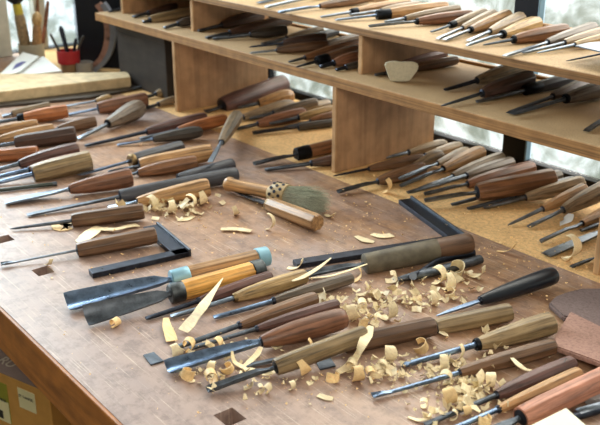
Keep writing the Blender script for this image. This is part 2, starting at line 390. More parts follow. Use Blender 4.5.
sbox('back_lip', (SX0, yu1, UP-.010), (SX1, yu1+.008, UP+.010), EDGE)
for x in XD:
    sbox('divider', (x-DT/2, .963, .0006), (x+DT/2, 1.205, LOW-.0165), DIV); sbox('divider_edge', (x-DT/2, .9597, .0006), (x+DT/2, .963, LOW-.0175), DIVE)
for x in (-1.1069, -1.6405, -1.955):
    sbox('divider', (x-DT/2, 1.009, LOW), (x+DT/2, 1.205, UP-.0105), DIV); sbox('divider_edge', (x-DT/2, 1.006, LOW), (x+DT/2, 1.009, UP-.0115), DIVE)

# room: window wall (far side), left end wall, floor
def sb(name, lo, hi, mat, bev=.002): return struct(box(name, (lo[0],lo[1],lo[2]+ZB), (hi[0],hi[1],hi[2]+ZB), mat, bev))
HT = 1.5
struct(box('floor', (-4.2,-2.2,-.05), (2.5,2.0,0), plain_mat('floor_boards', (70,58,48), .8), 0))
PLAST = plain_mat('plaster_wall', (176,172,164), .9, var=.04)
struct(box('wall_right', (2.42,-2.2,0), (2.5,2.0,ZB+HT+.1), PLAST, 0)); struct(box('wall_front', (-2.6,-2.2,0), (2.5,-2.12,ZB+HT+.1), PLAST, 0)); struct(box('ceiling', (-2.6,-2.2,ZB+HT+.1), (2.5,YW+.08,ZB+HT+.2), PLAST, 0))
sb('wall_back_right', (XR+.6, YW, -ZB), (2.5, YW+.08, HT+.1), PLAST); sb('wall_back_top', (XL-.08, YW, HT), (XR+.6, YW+.08, HT+.1), PLAST)
sb('wall_left_front', (XL-.08, -2.2, -ZB), (XL, -.5, HT+.1), PLAST); sb('wall_left_top', (XL-.08, -.5, HT), (XL, YW, HT+.1), PLAST)
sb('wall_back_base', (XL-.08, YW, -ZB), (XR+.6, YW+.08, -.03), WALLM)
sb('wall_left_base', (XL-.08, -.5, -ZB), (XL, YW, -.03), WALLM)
f1 = empty('window_1', (0, YW, ZB)); struct(f1, 'bright frosted window along the back with dark frame')
def wbox(par, n, lo, hi, m=DARKW, off=(0,0,0)): return box(n, [lo[i]-off[i] for i in range(3)], [hi[i]-off[i] for i in range(3)], m, .0015, par)
o1 = (0, YW, 0)
wbox(f1, 'bottom_rail', (XL, YW, -.03), (XR+.6, YW+.022, .012), off=o1); wbox(f1, 'top_rail', (XL, YW, HT-.06), (XR+.6, YW+.022, HT), off=o1)
wbox(f1, 'window_post', (-.983, YW, .012), (-.932, YW+.012, HT-.06), off=o1)
edge = wbox(f1, 'post_edge', (-.932, YW-.002, .012), (-.9285, YW+.012, HT-.06), plain_mat('blue_grey_edge', (120,150,168), .4), off=o1); edge['label'] = 'lighter blue-grey edge of the dark post'
wbox(f1, 'window_post', (-1.735, YW, .024), (-1.69, YW+.022, HT-.06), off=o1); wbox(f1, 'window_post', (-.2, YW, .024), (-.15, YW+.022, HT-.06), off=o1)
wbox(f1, 'dark_panel', (XL, YW, .012), (-1.735, YW+.022, .36), off=o1)
wbox(f1, 'glass_pane', (XL, YW+.012, .36), (-1.735, YW+.016, HT-.06), GLASS, off=o1)
for a, c in ((-1.69,-.986), (-.928,-.2), (-.15, XR+.6)): wbox(f1, 'glass_pane', (a, YW+.012, .012), (c, YW+.016, HT-.06), GLASS, off=o1)
f2 = empty('window_2', (XL, .6, ZB)); struct(f2, 'blurred bright window at the left end of the bench')
o2 = (XL, .6, 0); yb = atX(82, 30, XL)[1]; ya = atX(54, 30, XL)[1]; yc = atX(26, 30, XL)[1]
print('left window y', yc, ya, yb)
wbox(f2, 'bottom_rail', (XL-.05, -.5, -.03), (XL, YW, .0), off=o2); wbox(f2, 'top_rail', (XL-.05, -.5, HT-.06), (XL, YW, HT), off=o2)
wbox(f2, 'window_post', (XL-.05, yb, 0), (XL, YW-.001, HT-.06), off=o2); wbox(f2, 'window_post', (XL-.05, yc+.03, 0), (XL, ya-.02, HT-.06), plain_mat('pale_post', (168,164,150), .6), off=o2)
wbox(f2, 'window_post', (XL-.05, -.55, 0), (XL, -.5, HT-.06), off=o2)
for a, c in ((ya-.02, yb), (-.5, yc+.03)): wbox(f2, 'glass_pane', (XL-.03, a, 0), (XL-.024, c, HT-.06), GLASS, off=o2)

# ---------------------------------------------------------------- things beside the tools
def poly_slab(name, pts, h, thick, mat, label, cat, bev=.0015, group=None, tilt=None):
    """flat slab: outline points (world xy) at height h above the bench"""
    c = np.mean([p[:2] for p in pts], axis=0); bm = bmesh.new()
    vb = [bm.verts.new((p[0]-c[0], p[1]-c[1], 0)) for p in pts]; fc = bm.faces.new(vb)
    r = bmesh.ops.extrude_face_region(bm, geom=[fc]); vs = [v for v in r['geom'] if isinstance(v, bmesh.types.BMVert)]
    bmesh.ops.translate(bm, vec=(0,0,thick), verts=vs)
    bmesh.ops.bevel(bm, geom=[e for e in bm.edges], offset=bev, segments=2, affect='EDGES')
    o = bm_obj(name, bm, mat); o.location = (c[0], c[1], ZB+h)
    if tilt: o.rotation_euler = tilt
    return tag(o, label, cat, group)
def world(q): return np.array([q[0], q[1], q[2]+0])
# try squares
def square(a, corner, c, label, lift=0.0):
    """a: free end of the blade, corner, c: free end of the stock (bench points)"""
    a = Vector((a[0],a[1],0)); k = Vector((corner[0],corner[1],0)); c = Vector((c[0],c[1],0))
    u = (a-k); Lb = u.length; u.normalize(); w = Vector((-u.y, u.x, 0))
    if w.dot(c-k) < 0: w = -w; 
    Ls = (c-k).length; M = Matrix((u, w, u.cross(w))).transposed()
    if M.determinant() < 0: M = Matrix((u, w, -u.cross(w))).transposed()
    r = empty('try_square', k+Vector((0,0,ZB+lift)), M); tag(r, label, 'try square', 'black steel try squares')
    zz = 1 if (M @ Vector((0,0,1))).z > 0 else -1
    bm = bmesh.new(); box_bm(bm, (Lb/2, .0085, zz*.0036), (Lb, .017, .0072), .0006); bl = bm_obj('blade', bm, ST['black'], r)
    bm = bmesh.new(); bmesh.ops.create_cone(bm, cap_ends=True, segments=12, radius1=.0013, radius2=.0013, depth=.0009, matrix=Matrix.Translation((Lb-.016, .0085, zz*.0074))); bm_obj('hang_hole', bm, INK, bl)
    bm = bmesh.new(); box_bm(bm, (.012, Ls/2, zz*.0036), (.024, Ls, .0072), .0006); bm_obj('stock', bm, ST['black'], r)
    bm = bmesh.new(); box_bm(bm, (.0018, Ls/2, zz*.0055), (.0036, Ls, .0110), .0006); bm_obj('stock_fence', bm, ST['dark'], r)
    return r
def block(pts, h):              # lets later tools rest on a flat thing lying there
    for i in range(len(pts)):
        a, b = np.array(pts[i]), np.array(pts[(i+1) % len(pts)])
sq_def = [((93,279),(191.5,256.5),(161.5,228)), ((297,269.5),(468,242.5),(417.5,201.5))]
for (a, k, c), lb in zip(sq_def, ('black steel try square lying open on the bench between the tan gouges and brown handles', 'black steel try square half under the two-tone handle')):
    A, K, Cc = at(*a), at(*k), at(*c); square(A, K, Cc, lb, .0004)
    for P0, P1, wd in ((A, K, .017), (Cc, K, .02)):
        d = (P1-P0)/np.linalg.norm(P1-P0); n = np.array([-d[1], d[0], 0]); inn = (Cc if P0 is A else A)-K
        if n@inn < 0: n = -n
        Q = np.array([P0+(P1-P0)*t+n*wd*s+np.array([0,0,.0036]) for t in np.linspace(0,1,26) for s in (.15,.5,.85)])
        PLACED.append((Q, np.full(len(Q), .0038), (P0+P1)/2, np.linalg.norm(P1-P0)/2))
# --- front cluster, bottom ones first
T('b',(267,256),(171,277),(67,305),9.5,'str','tan','wide',13,'large wide gouge with tan handle and light blue rings at both ends',GF,'blue','lblue',fpart=.17,bbutt='lblue',roll=-16,lift=(0,.003))
T('b',(262,269),(171,293),(85,317),10,'str','yel','wide',11,'big chisel with orange-yellow eight-sided handle and dark grey rings, below the blue-ringed gouge',GF,'dark','dkgrey',fpart=.13,bbutt='dkgrey',roll=-42,lift=(0,.006))
T('b',(271,276),(198,301),(146,319),6.5,'oct','purple','rod',2.6,'purple-brown handled gouge with thin black shank half hidden under long yellow sliver',GF,'black')
T('b',(306,276),(236,302),(171,317),8.5,'oct','ltan','rod',2.6,'pale tan handled veiner with bright round shank under the long sliver',GF,'bright','brass')
T('b',(352,278),(273,298),(214,318),6.5,'oct','grey','rod',2.8,'grey-brown handled gouge with ridged blue shank, behind the pale tan handle',GF,'blue')
T('b',(316,298),(238,322),(173,349),8,'oct','umber','rod',3,'dull brown handled gouge with dark shank, right below the pale tan handle',GF,'dark')
T('b',(338,304),(257,327),(190,349),6.5,'oct','purple','rod',2.4,'dark purple-brown handled veiner squeezed above the fat red-brown handle',GF,'dark')
T('b',(345,317.5),(261,340),(167,369.5),12,'oct','redbrown','wide',10,'fat red-brown handled gouge with wide blued blade pointing to the lower left',GF,'blue',sec='round',roll=-10,lift=(0,.001))
T('b',(434,326),(346,347),(246,366),10,'str','walnut','flat',3.5,'walnut brown straight handle lying end on against the olive handle',GF,'dark',roll=12)
T('b',(511,312),(436,327),(424,330),9.5,'str','olive','rod',3,'long grey-olive straight handle under the blade of the black-handled knife',GF,'dark')
T('b',(366,334),(277,369),(208,392),9.5,'str','olive','gouge',6,'dark olive faceted handle with shaving over its end and small dark gouge blade',GF,'dark',roll=10)
T('b',(554,275),(481,302),(436,316),9.5,'taper','black','knife',3,'glossy black round-ended handle of a knife lying alone at the right',GF,'blue',sec='round')
T('b',(552,323),(476,343),(402,366),12,'taper','olive','rod',3.4,'thick pale olive handle with blue faceted shank, touching the red-brown slab',GF,'blue',fer='black')
T('b',(554,346),(461,374),(373,397),9,'oct','umber','fish',4.4,'brown eight-sided handle with long round blue shank flaring at its tip',GF,'blue',shank=2.6)
T('b',(573,363),(495,393),(425,425),9.5,'oct','purple','rod',3,'dark plum handle with a V mark on its end, between brown and tan handles',GF,'dark')
T('b',(579,374),(497,406),(446,432),8.5,'taper','tan','rod',3,'slim tan handle with blue shank, just above the big salmon pink handle',GF,'blue')
T('b',(636,363),(520,417),(480,437),12.5,'str','pink','flat',6,'large salmon pink eight-sided handle at the lower right corner',GF,'dark')
T('b',(471,242.5),(365,262),(303,277),10.6,'str','walnut','gouge',5,'big two-tone handle, grey-green toward the blade and brown at its end, across the square',GF,'dark','green',fpart=.67,sec='round',lift=(.004,.0),roll=-10)
# --- middle left
T('b',(144,211),(73,220),(10,229),8,'str','umber','awl',2,'brown handled thin awl lying across a square yellow chip',GM,'dark')
T('b',(156,235),(78,249),(1,265),8.5,'str','umber','fish',3.2,'brown faceted handle with thin spoon-tipped shank, beside the dark square',GM,'mid',shank=1.3)
T('b',(132,177),(69,187),(5,202),9.5,'taper','redbrown','flat',9,'red-brown handled chisel with wide shining blade at the left edge',GM,'bright',roll=6)
T('b',(78,149),(19,163),(-12,172),7.5,'oct','purple','rod',2.4,'purplish brown handle, topmost of the stacked trio at left edge',GM,'mid')
T('b',(86,157),(29,169),(-12,179),6.5,'oct','brown','rod',2.6,'brown handle half hidden behind the olive one in the stacked trio at left edge',GM,'blue')
T('b',(91,160),(33,174),(-12,185),10,'str','olive','rod',2.8,'broad olive-tan handle, front one of the stacked trio at left edge',GM,'blue')
T('b',(38,152),(-22,156),(-60,162),6.5,'str','orange','rod',2.4,'orange-brown plain handle end poking in from the left edge',GM,'mid')
T('b',(237,174),(121,199),(27,215),8,'str','slate','flat',3.4,'long slate grey handle with long dark shank behind the yellow chip',GM,'dark',sec='round')
T('b',(233,164),(178,177),(122,195),6.5,'str','slate','rod',1.8,'dark slate handle with thin black shank, behind the long slate grey one',GM,'black',sec='round')
T('b',(209,187),(138,204),(108,208),9.5,'taper','tan','flat',4,'light tan handle whose end rests by a heap of shavings',GM,'bright')
T('b',(212,152),(140,164),(108,172),8.5,'str','tan','flat',3,'tan-brown straight handle with square-cut end, behind the walnut one',GM,'dark')
T('b',(197,162),(138,172),(116,177),7.5,'oct','brown','flat',3,'walnut brown handle lying against the tan-brown square-cut handle',GM,'dark')
T('b',(182,147),(130,160),(79,175),7,'str','slate','flat',4.6,'blue-black handle with brass ferrule and wide blued blade',GM,'blue','brass',fpart=.07,roll=12)
T('b',(237,116),(221,142),(210,162),7,'taper','greytan','flat',2.4,'short pale brown handle pointing its bright blade toward the viewer',GM,'bright')
T('b',(318,223),(268,207),(231,190),8.5,'str','tan','knife',3,'tan handle with dark end and brass collar lying under the brush',GM,'dark','brass')
# --- far left
T('b',(76,134),(15,142),(-16,148),8,'str','dark','rod',2.2,'very dark brown straight handle above the orange-brown handle end',GL,'dark')
T('b',(54,129),(-4,141),(-30,146),6.5,'oct','tan','rod',2,'plain brown handle end just behind the very dark straight handle',GL,'dark')
T('b',(38,124),(-14,132),(-40,137),5.5,'oct','tan','rod',2,'short ochre handle end at the left edge below the orange handle',GL,'dark')
T('b',(96,121),(58,128),(36,134),6,'oct','umber','rod',2,'muddy brown handle end peeping out behind the very dark handle',GL,'dark')
T('b',(68,111),(18,119),(-14,124),7,'oct','orange','rod',3,'bright orange-brown handle with dark collar near the pale board',GL,'dark','black',fpart=.12)
T('b',(147,99),(98,109),(66,115),7,'str','redbrown','flat',2.6,'reddish handle with blue-grey blade behind the grey bulb handle',GL,'blue')
T('b',(112,98),(96,101),(62,107),4.5,'bulb','ltan','flat',2,'tiny pale knob handle with bright blade below the pale board',GL,'bright')
T('b',(143,106),(107,122),(78,139),9.5,'bulb','grey','rod',2.6,'fat grey bulb-ended handle with blue shank and bright tip',GL,'mid')
T('b',(206,118),(146,129),(85,146),6.5,'oct','purple','rod',2,'mauve-brown handle with long black rod shank, right of the bulb handle',GL,'black')
T('b',(226,119),(178,131),(140,139),6,'oct','orange','rod',2,'orange-tan handle leaning on the dark one beside the shelf divider',GL,'dark')
T('b',(203,131),(154,141),(117,145),6.5,'bulb','dkgrey','flat',2,'charcoal round-ended handle in front of the mauve-brown handle',GL,'blue')
T('b',(50,106),(12,113),(2,116),4.5,'str','greytan','flat',3.6,'whitish grey straight handle behind the orange-brown one at far left',GL,'bright')
LM=[(0,XD[0]-DT)]
for (B,C,E,hw,col,lab) in [((176,88),(156,94),(140,99),5,'olive','olive handle end showing left of the far divider'),
    ((176,99),(158,104),(146,108),4,'greytan','grey-tan handle end low against the far divider front edge'),
    ((170,78),(150,85),(132,90),5,'brown','brown handle end high against the far divider, near the dark panel')]:
    T('b',B,C,E,hw,'oct',col,'rod',2,lab,GL,'dark',lim=LM)
# --- between dividers
LN=[(0,XD[1]-DT),(1,1.228)]
T('b',(287,83),(222,105),(206,112),10,'str','purple','rod',4,'thick dark purple-brown club-like handle behind the far divider',GN,'dark',sec='round',lim=LN)
T('b',(294,95),(259,103),(238,108),7.5,'bulb','tan','rod',2,'tan round-ended handle nearest the thick purple-brown handle',GN,'dark',lim=LN)
T('b',(295,104),(244,117),(226,122),7,'bulb','greytan','flat',2.4,'long grey-tan handle just below the tan round-ended one',GN,'dark',lim=LN)
T('b',(317,102),(273,113),(250,119),5,'oct','grey','rod',2,'slim grey handle running up toward the dark window rail',GN,'dark',lim=LN)
T('b',(333,103),(289,113),(262,119),5.5,'oct','greytan','rod',2,'grey-tan slim handle, second from the top against the near divider',GN,'dark',lim=LN)
T('b',(305,113),(258,123),(236,129),6.5,'oct','redbrown','rod',2.4,'rusty red handle in front of the slim grey handles',GN,'dark',lim=LN)
T('b',(336,109),(298,118),(270,124),5,'oct','ltan','rod',2,'pale cream-tan handle running behind the near divider',GN,'dark',lim=LN)
T('b',(336,116),(310,122),(284,128),5.5,'oct','brown','rod',2,'brown handle below the pale cream-tan one at the near divider',GN,'dark',lim=LN)
T('b',(336,122),(298,126),(253,134),4,'str','dkgrey','gouge',3,'black gouge with charcoal handle lying lowest of the bundle',GN,'black',lim=LN)
T('b',(348,142),(297,156),(254,165),7,'str','brown','gouge',3.2,'brown handle with big black collar and dark gouge blade near the brush',GN,'dark','black',fpart=.24,lim=LN,sec='round')
T('b',(348,158),(311,164),(265,170),5.5,'oct','dark','rod',2.4,'dark brown handle below the black-collared one near the brush',GN,'dark',lim=LN)
# --- under the shelf, right
LR=[(0,XD[2]-DT),(1,1.232)]
R_=lambda *a,**k: T('b',*a,lim=LR,**k)
R_((447,143),(408,152),(385,158),5.5,'bulb','greytan','rod',2,'greyish handle, farthest back against the near divider',GR)
R_((462,145),(425,156),(400,163),5.5,'bulb','greytan','rod',2,'pale handle second from the back, above the row by the window rail',GR)
R_((423,158),(369,169),(333,176),5.5,'oct','umber','awl',1.5,'dark brown handled awl whose point touches the near divider corner',GR,'black')
R_((443,154),(414,165),(396,173),6.5,'bulb','greytan','rod',2,'pale round-ended handle lying over the butt of the dull brown gouge',GR)
R_((424,168),(378,181),(338,193),7.5,'oct','umber','gouge',3,'dull brown handle with dark gouge blade nearest the near divider',GR,'dark')
R_((468,150),(438,165),(400,180),5.5,'bulb','greytan','gouge',2.4,'narrow pale brown handle third from the near divider with bright blade',GR,'bright')
R_((484,151),(443,168),(401,187),8,'bulb','tan','gouge',2.6,'thick tan round-ended handle left of the dark window post',GR,'bright')
R_((502,157),(452,173),(419,189),6.5,'oct','greytan','flat',2.6,'long pale handle right of the thick tan one, below the window post',GR,'mid')
R_((512,162),(466,176),(408,193),6.5,'oct','grey','rod',2.4,'grey-brown handle just behind the two red-brown handles',GR,'mid')
R_((560,175),(500,191),(452,205),6.5,'oct','grey','rod',2.2,'grey handle butt poking out past the end of the big brown handle',GR,'dark')
R_((533,167),(467,183),(425,195),7.5,'oct','redbrown','gouge',2.6,'red-brown handle with tan far end, above the big brown handle',GR,'dark')
R_((554,178),(477,192),(425,202),10,'str','brown','gouge',3.4,'big smooth brown handle, largest of those under the shelf',GR,'mid')
R_((574,180),(515,198),(468,209),5,'oct','dkgrey','rod',2.2,'dark grey handle tucked behind the weathered grey-tan one',GR,'dark')
R_((583,183),(527,202),(484,208),8,'taper','greytan','rod',2.4,'weathered grey-tan handle in front of the big brown one, with dull shank',GR,'mid')
R_((585,189),(543,210),(508,225),7,'taper','tan','awl',2.2,'short tan handle with bright pointed shank, left of the fat pale one',GR,'bright')
R_((612,186),(563,210),(528,227),9.5,'taper','greytan','flat',2.4,'fat pale handle with bright narrow blade at the right edge',GR,'bright')
R_((625,203),(581,221),(541,243),7.5,'taper','tan','vee',2.2,'tan handle with dark collar and thin blade pointing at the yellow curl',GR,'mid')
R_((640,208),(606,221),(581,231),5,'oct','dark','rod',2,'short dark blade between the thin-bladed tan tool and the wide plate blade',GR,'dark')
R_((640,215),(612,226),(546,255),6,'oct','dark','flat',6,'wide flat grey blade with a curl resting on its end',GR,'mid')
R_((622,247),(597,259),(571,267),3.5,'oct','dkgrey','flat',2,'small dark chisel end beside the right divider foot',GR,'dark')
# --- lower shelf
SL=[(1,1.21)]; SD=[(0,-1.1069-DT),(1,1.21)]; SE=[(0,-1.6405-DT),(1,1.21)]
Q=lambda *a,**k: T('l',*a,GS,**k)
Q((457,60),(400,70),(375,75),5,'oct','umber','rod',2,'brown handle lying behind the pale stone on the lower shelf',lim=SL)
Q((447,53),(398,64),(372,70),5,'oct','purple','rod',2,'mauve-brown handle farthest behind the pale stone on the lower shelf',lim=SL)
Q((523,67),(477,78),(445,90),8.5,'taper','greytan','rod',2.2,'pale brown handle with black shank, first right of the pale stone',steel='black',lim=SL)
Q((531,78),(482,92),(441,106),9,'oct','dark','awl',2,'very dark brown handle with thin pointed rod on the lower shelf',steel='dark',lim=SL)
Q((574,78),(526,91),(477,102),7,'taper','slate','rod',2.4,'slate handle with wide black collar on the lower shelf',steel='mid',fer='black',fpart=.3,lim=SL)
Q((600,79),(552,93),(508,113),7.5,'taper','umber','flat',2.4,'brown handle with flat dark blade, behind the right one of a close pair',steel='dark',lim=SL)
Q((614,85),(565,99),(512,114),9,'taper','grey','flat',3,'grey-brown broad handle, front one of a close pair on the lower shelf',steel='dark',fer='black',lim=SL)
Q((645,92),(610,109),(586,131),6,'taper','dark','flat',3,'dark blade tip entering at the right edge of the lower shelf',steel='mid',lim=SL)
Q((338,31),(303,41),(278,47),4,'str','slate','rod',1.8,'blue-grey slim handle high in the middle shelf bay',lim=SD)
Q((322,30),(286,38),(262,44),4.5,'oct','greytan','rod',1.8,'greyish tan handle high in the middle shelf bay, left of the blue-grey one',lim=SD)
Q((358,36),(327,43),(300,50),3.5,'str','grey','rod',1.8,'grey handle near the top right of the middle shelf bay',lim=SD)
Q((290,20),(230,32),(206,38),6,'oct','dark','rod',2,'near-black handle lying deepest at the left of the middle bay',steel='dark',lim=SD)
Q((262,15),(222,26),(198,31),6.5,'oct','dark','rod',2,'near-black handle touching the top of the left bay divider',steel='dark',lim=SD)
Q((287,30),(250,34),(213,39),5.5,'oct','dkgrey','rod',2,'charcoal handle in front of the near-black ones in the middle bay',steel='dark',lim=SD)
Q((327,38),(283,43),(249,47),6,'oct','dark','awl',1.5,'chocolate brown handle with black point, front left of the middle bay',steel='black',lim=SD)
Q((328,45),(277,49),(250,53),5,'oct','umber','flat',1.8,'brown handle with short bright blade near the shelf front edge',steel='bright',lim=SD)
Q((358,43),(305,57),(289,62),5.5,'oct','brown','rod',1.5,'brown handle rising behind the black-collared ones by the upper divider',steel='dark',lim=SD)
Q((357,50),(317,59),(296,67),6,'oct','walnut','awl',1.6,'walnut handle with black collar and thin black point by the upper divider',steel='black',fer='black',fpart=.25,lim=SD)
Q((358,56),(333,62),(320,67),6,'oct','redbrown','rod',2.4,'reddish dark handle with stubby black shank by the upper divider',steel='black',lim=SD)
Q((359,64),(346,67),(336,70),3.5,'str','dkgrey','rod',2,'black stub lying lowest against the upper divider',steel='black',lim=SD)
Q((192,11),(150,20),(143,22),5,'str','olive','rod',2,'grey-green handle in the far left shelf bay',steel='dark',lim=SE)
Q((176,6),(148,13),(133,17),4,'oct','dark','rod',2,'black handle behind the grey-green one in the far left bay',steel='dark',lim=SE)
Q((150,3),(128,8),(108,12),3,'oct','dkgrey','awl',1.6,'thin black tool nearest the left end of the lower shelf',steel='black',lim=SE)
Q((192,20),(178,24),(164,28),4.5,'oct','dkgrey','rod',2,'dark handle in front of the grey-green one near the bay divider',steel='dark',lim=SE)
# --- upper shelf
UL=[(1,1.222)]
V_=lambda *a,**k: T('u',*a,GU,**k)
V_((372,-3),(320,8),(279,13),5,'oct','umber','gouge',2.2,'dull brown handle leftmost on the upper shelf with light blue blade',steel='blue',lim=UL)
V_((345,-10),(312,-3),(266,8),4,'oct','tan','gouge',2.2,'light steel blade lying second from the left end of the upper row',steel='bright',lim=UL)
V_((335,-16),(300,-8),(258,3),4,'oct','tan','flat',2.4,'broad blue-white blade farthest left on the upper shelf',steel='blue',lim=UL)
V_((409,2),(351,11),(321,17),5,'oct','tan','rod',1.6,'tan handle with dark ferrule and slim grey shank on the upper shelf',steel='mid',fer='black',fpart=.1,lim=UL)
V_((433,3),(381,10),(350,15),4.5,'oct','greytan','rod',1.6,'grey-tan handle behind the black-ferruled big one on the upper shelf',lim=UL)
V_((447,7),(378,15),(335,20),6.5,'oct','tan','flat',2.2,'large tan handle with thick black ferrule and pale blade',steel='blue',fer='black',fpart=.18,lim=UL)
V_((433,-2),(395,6),(370,10),4,'oct','greytan','rod',1.6,'pale handle end farthest back in the upper row at frame top',lim=UL)
V_((448,4),(402,12),(384,16),4,'oct','greytan','rod',1.6,'pale handle behind the grey-topped one over the red-brown handle',lim=UL)
V_((459,9),(405,18),(385,22),5,'oct','greytan','rod',1.8,'grey-tan handle resting directly behind the red-brown one',lim=UL)
V_((472,15),(416,23),(369,27),6,'oct','redbrown','gouge',2.2,'red-brown handle with curved pale gouge blade on the upper shelf',steel='mid',fer='black',lim=UL)
V_((485,13),(450,24),(431,32),5.5,'taper','greytan','rod',1.4,'pale handle with short dark point, right of the red-brown one',steel='dark',fer='black',fpart=.12,lim=UL)
V_((494,14),(462,27),(437,39),5.5,'taper','greytan','flat',2,'pale handle with flat grey blade, second right of the red-brown one',steel='mid',lim=UL)
V_((508,15),(470,31),(444,40),6.5,'taper','tan','flat',2.4,'tan handle with long flat blade, third right of the red-brown one',steel='mid',fer='black',lim=UL)
V_((521,18),(490,32),(468,41),7,'taper','greytan','flat',2.4,'greyish handle just left of the yellow round handle',steel='bright',lim=UL)
V_((540,22),(502,35),(467,46),8,'bulb','ltan','gouge',1.8,'yellow-tan round-ended handle below the dark window post',steel='bright',fer='black',lim=UL)
V_((567,30),(513,41),(483,45),7.5,'oct','brown','awl',1.6,'brown straight handle with thin dark shank, right of the yellow round one',steel='dark',fer='black',lim=UL)
V_((594,28),(548,43),(504,56),7,'taper','grey','flat',2.6,'cool grey handle with long blade reaching the shelf front edge',steel='mid',lim=UL)
V_((608,32),(565,43),(523,53),7,'taper','greytan','rod',1.8,'pale tan handle right of the cool grey one on the upper shelf',steel='mid',lim=UL)
V_((624,34),(575,44),(537,53),6,'taper','ltan','awl',1.6,'light yellowish handle with bright thin shank under the steel plate',steel='bright',lim=UL)
V_((650,44),(607,54),(566,61),4,'oct','dark','awl',1.2,'thin dark needle lying under the steel plate corner',steel='black',lim=UL)
# carved V mark on the plum handle
for o in list(COL.objects):
    if o.get('label', '').startswith('dark plum handle'):
        h = [c for c in o.children if c.name.startswith('handle')][0]; zs = [v.co for v in h.data.vertices]; Lh_ = max(v.x for v in zs); zt_ = max(v.z for v in zs if v.x < Lh_*.2)
        bm = bmesh.new()
        for sg in (-1, 1): box_bm(bm, (.012, sg*.0017, zt_-.0001), (.0085, .0009, .0007), 0, None); 
        bm.free(); bm = bmesh.new()
        for sg in (-1, 1):
            vs = box_bm(bm, (0, 0, 0), (.0085, .0009, .0008), 0); bmesh.ops.rotate(bm, cent=(0,0,0), matrix=Matrix.Rotation(sg*.45, 3, 'Z'), verts=vs); bmesh.ops.translate(bm, vec=(Lh_*.13, sg*.0017, zt_-.0002), verts=vs)
        m_ = bm_obj('carved_mark', bm, W['black'], h); m_['label'] = 'V shaped mark cut into the handle'
# calipers
def tube(path, rad, mat, name, parent, flat=1.0, n=10):
    R = []
    P = [np.array(p) for p in path]
    for i, p in enumerate(P):
        t = P[min(i+1, len(P)-1)]-P[max(i-1, 0)]; t = t/np.linalg.norm(t); s = np.cross(t, [0,0,1.]); s /= np.linalg.norm(s); v = np.cross(s, t)
        r = rad[i] if hasattr(rad, '__len__') else rad
        R.append([tuple(p+s*r*math.cos(2*math.pi*k/n)*flat+v*r*math.sin(2*math.pi*k/n)) for k in range(n)])
    V, Fc = loft(R); return mesh_obj(name, V, Fc, mat, parent, True, 50)
def spl(pts, n=8):              # smooth curve through points
    P = [np.array(p, float) for p in pts]; out = []
    for i in range(len(P)-1):
        a, b, c, d = P[max(i-1,0)], P[i], P[i+1], P[min(i+2,len(P)-1)]
        for t in np.linspace(0, 1, n, endpoint=False):
            out.append(.5*((2*b)+(c-a)*t+(2*a-5*b+4*c-d)*t*t+(3*b-a-3*c+d)*t**3))
    out.append(P[-1]); return out
base = at(437, 268); r = empty('calipers', Vector(base)); tag(r, 'dark steel calipers with two curved arms among the shavings in front of the two-tone handle', 'calipers', None)
rel = lambda x, y, h: at(x, y, h)-base
tube(spl([rel(393,280.5,.003), rel(415,275.5,.006), rel(440,270,.006), rel(462,264.5,.006), rel(480,259,.006)]), [.002+.0042*min(1,i/10) for i in range(33)], ST['dark'], 'arm', r, 1.2)
tube(spl([rel(414,276,.009), rel(425,269,.009), rel(438,261,.009), rel(452,257,.009), rel(474,253,.009)]), [.0028+.003*min(1,i/26) for i in range(33)], ST['black'], 'arm', r, .8)
tube([rel(413,276.5,.001), rel(413,276,.014)], .0052, ST['dark'], 'pivot', r)

# brush with bristles
pb = at(226,183.5,.016); pf = at(274,193.5,.017); pe = at(328,201,.012)
ax = Vector(pf-pb); Lh = ax.length; ax.normalize(); lat = Vector((0,0,1)).cross(ax).normalized(); M = Matrix((ax, lat, ax.cross(lat))).transposed()
br = empty('bench_brush', Vector(pb), M); tag(br, 'round tan-handled brush with perforated ferrule and grey-green bristles', 'brush')
s = mpp(pf); hr = 6.6*s
V, Fc = loft([ring('round', x*Lh, hr*k) for x, k in ((-.02,.5),(0,.85),(.04,1.12),(.1,1.15),(.15,1.0),(.5,.98),(.9,1.05),(1.02,1.1))]); mesh_obj('handle', V, Fc, W['tan'], br, True, 60)
fr = 12.0*s; Lf = .026
V, Fc = loft([ring('round', Lh+x*Lf, fr*k) for x, k in ((-.35,.55),(-.1,.8),(.1,.97),(.5,1.02),(1,1.0))]); fe = mesh_obj('ferrule', V, Fc, plain_mat('bone_ferrule', (176,152,112), .5), br, True, 60)
fe['label'] = 'perforated bone-coloured ferrule'
bm = bmesh.new()
for k in range(3):
    for j in range(11):
        a = 2*math.pi*(j+.5*(k % 2))/11; xx = Lh+Lf*(.12+.32*k); rr = fr*(.99+.02*(k > 0))
        q = Matrix.Translation((xx, rr*math.cos(a), rr*math.sin(a))) @ Matrix.Rotation(a, 4, 'X') @ Matrix.Rotation(math.pi/2, 4, 'X') @ Matrix.Rotation(0, 4, 'Z')
        bmesh.ops.create_cone(bm, cap_ends=True, segments=10, radius1=.0026, radius2=.0026, depth=.002, matrix=Matrix.Translation((xx, rr*math.cos(a), rr*math.sin(a))) @ Vector((0, math.cos(a), math.sin(a))).to_track_quat('Z', 'X').to_matrix().to_4x4())
hb = bm_obj('ferrule_hole', bm, ST['black'], fe); hb['kind'] = 'stuff'
bm = bmesh.new(); Lb = np.linalg.norm(pe-pf)-Lf*.5
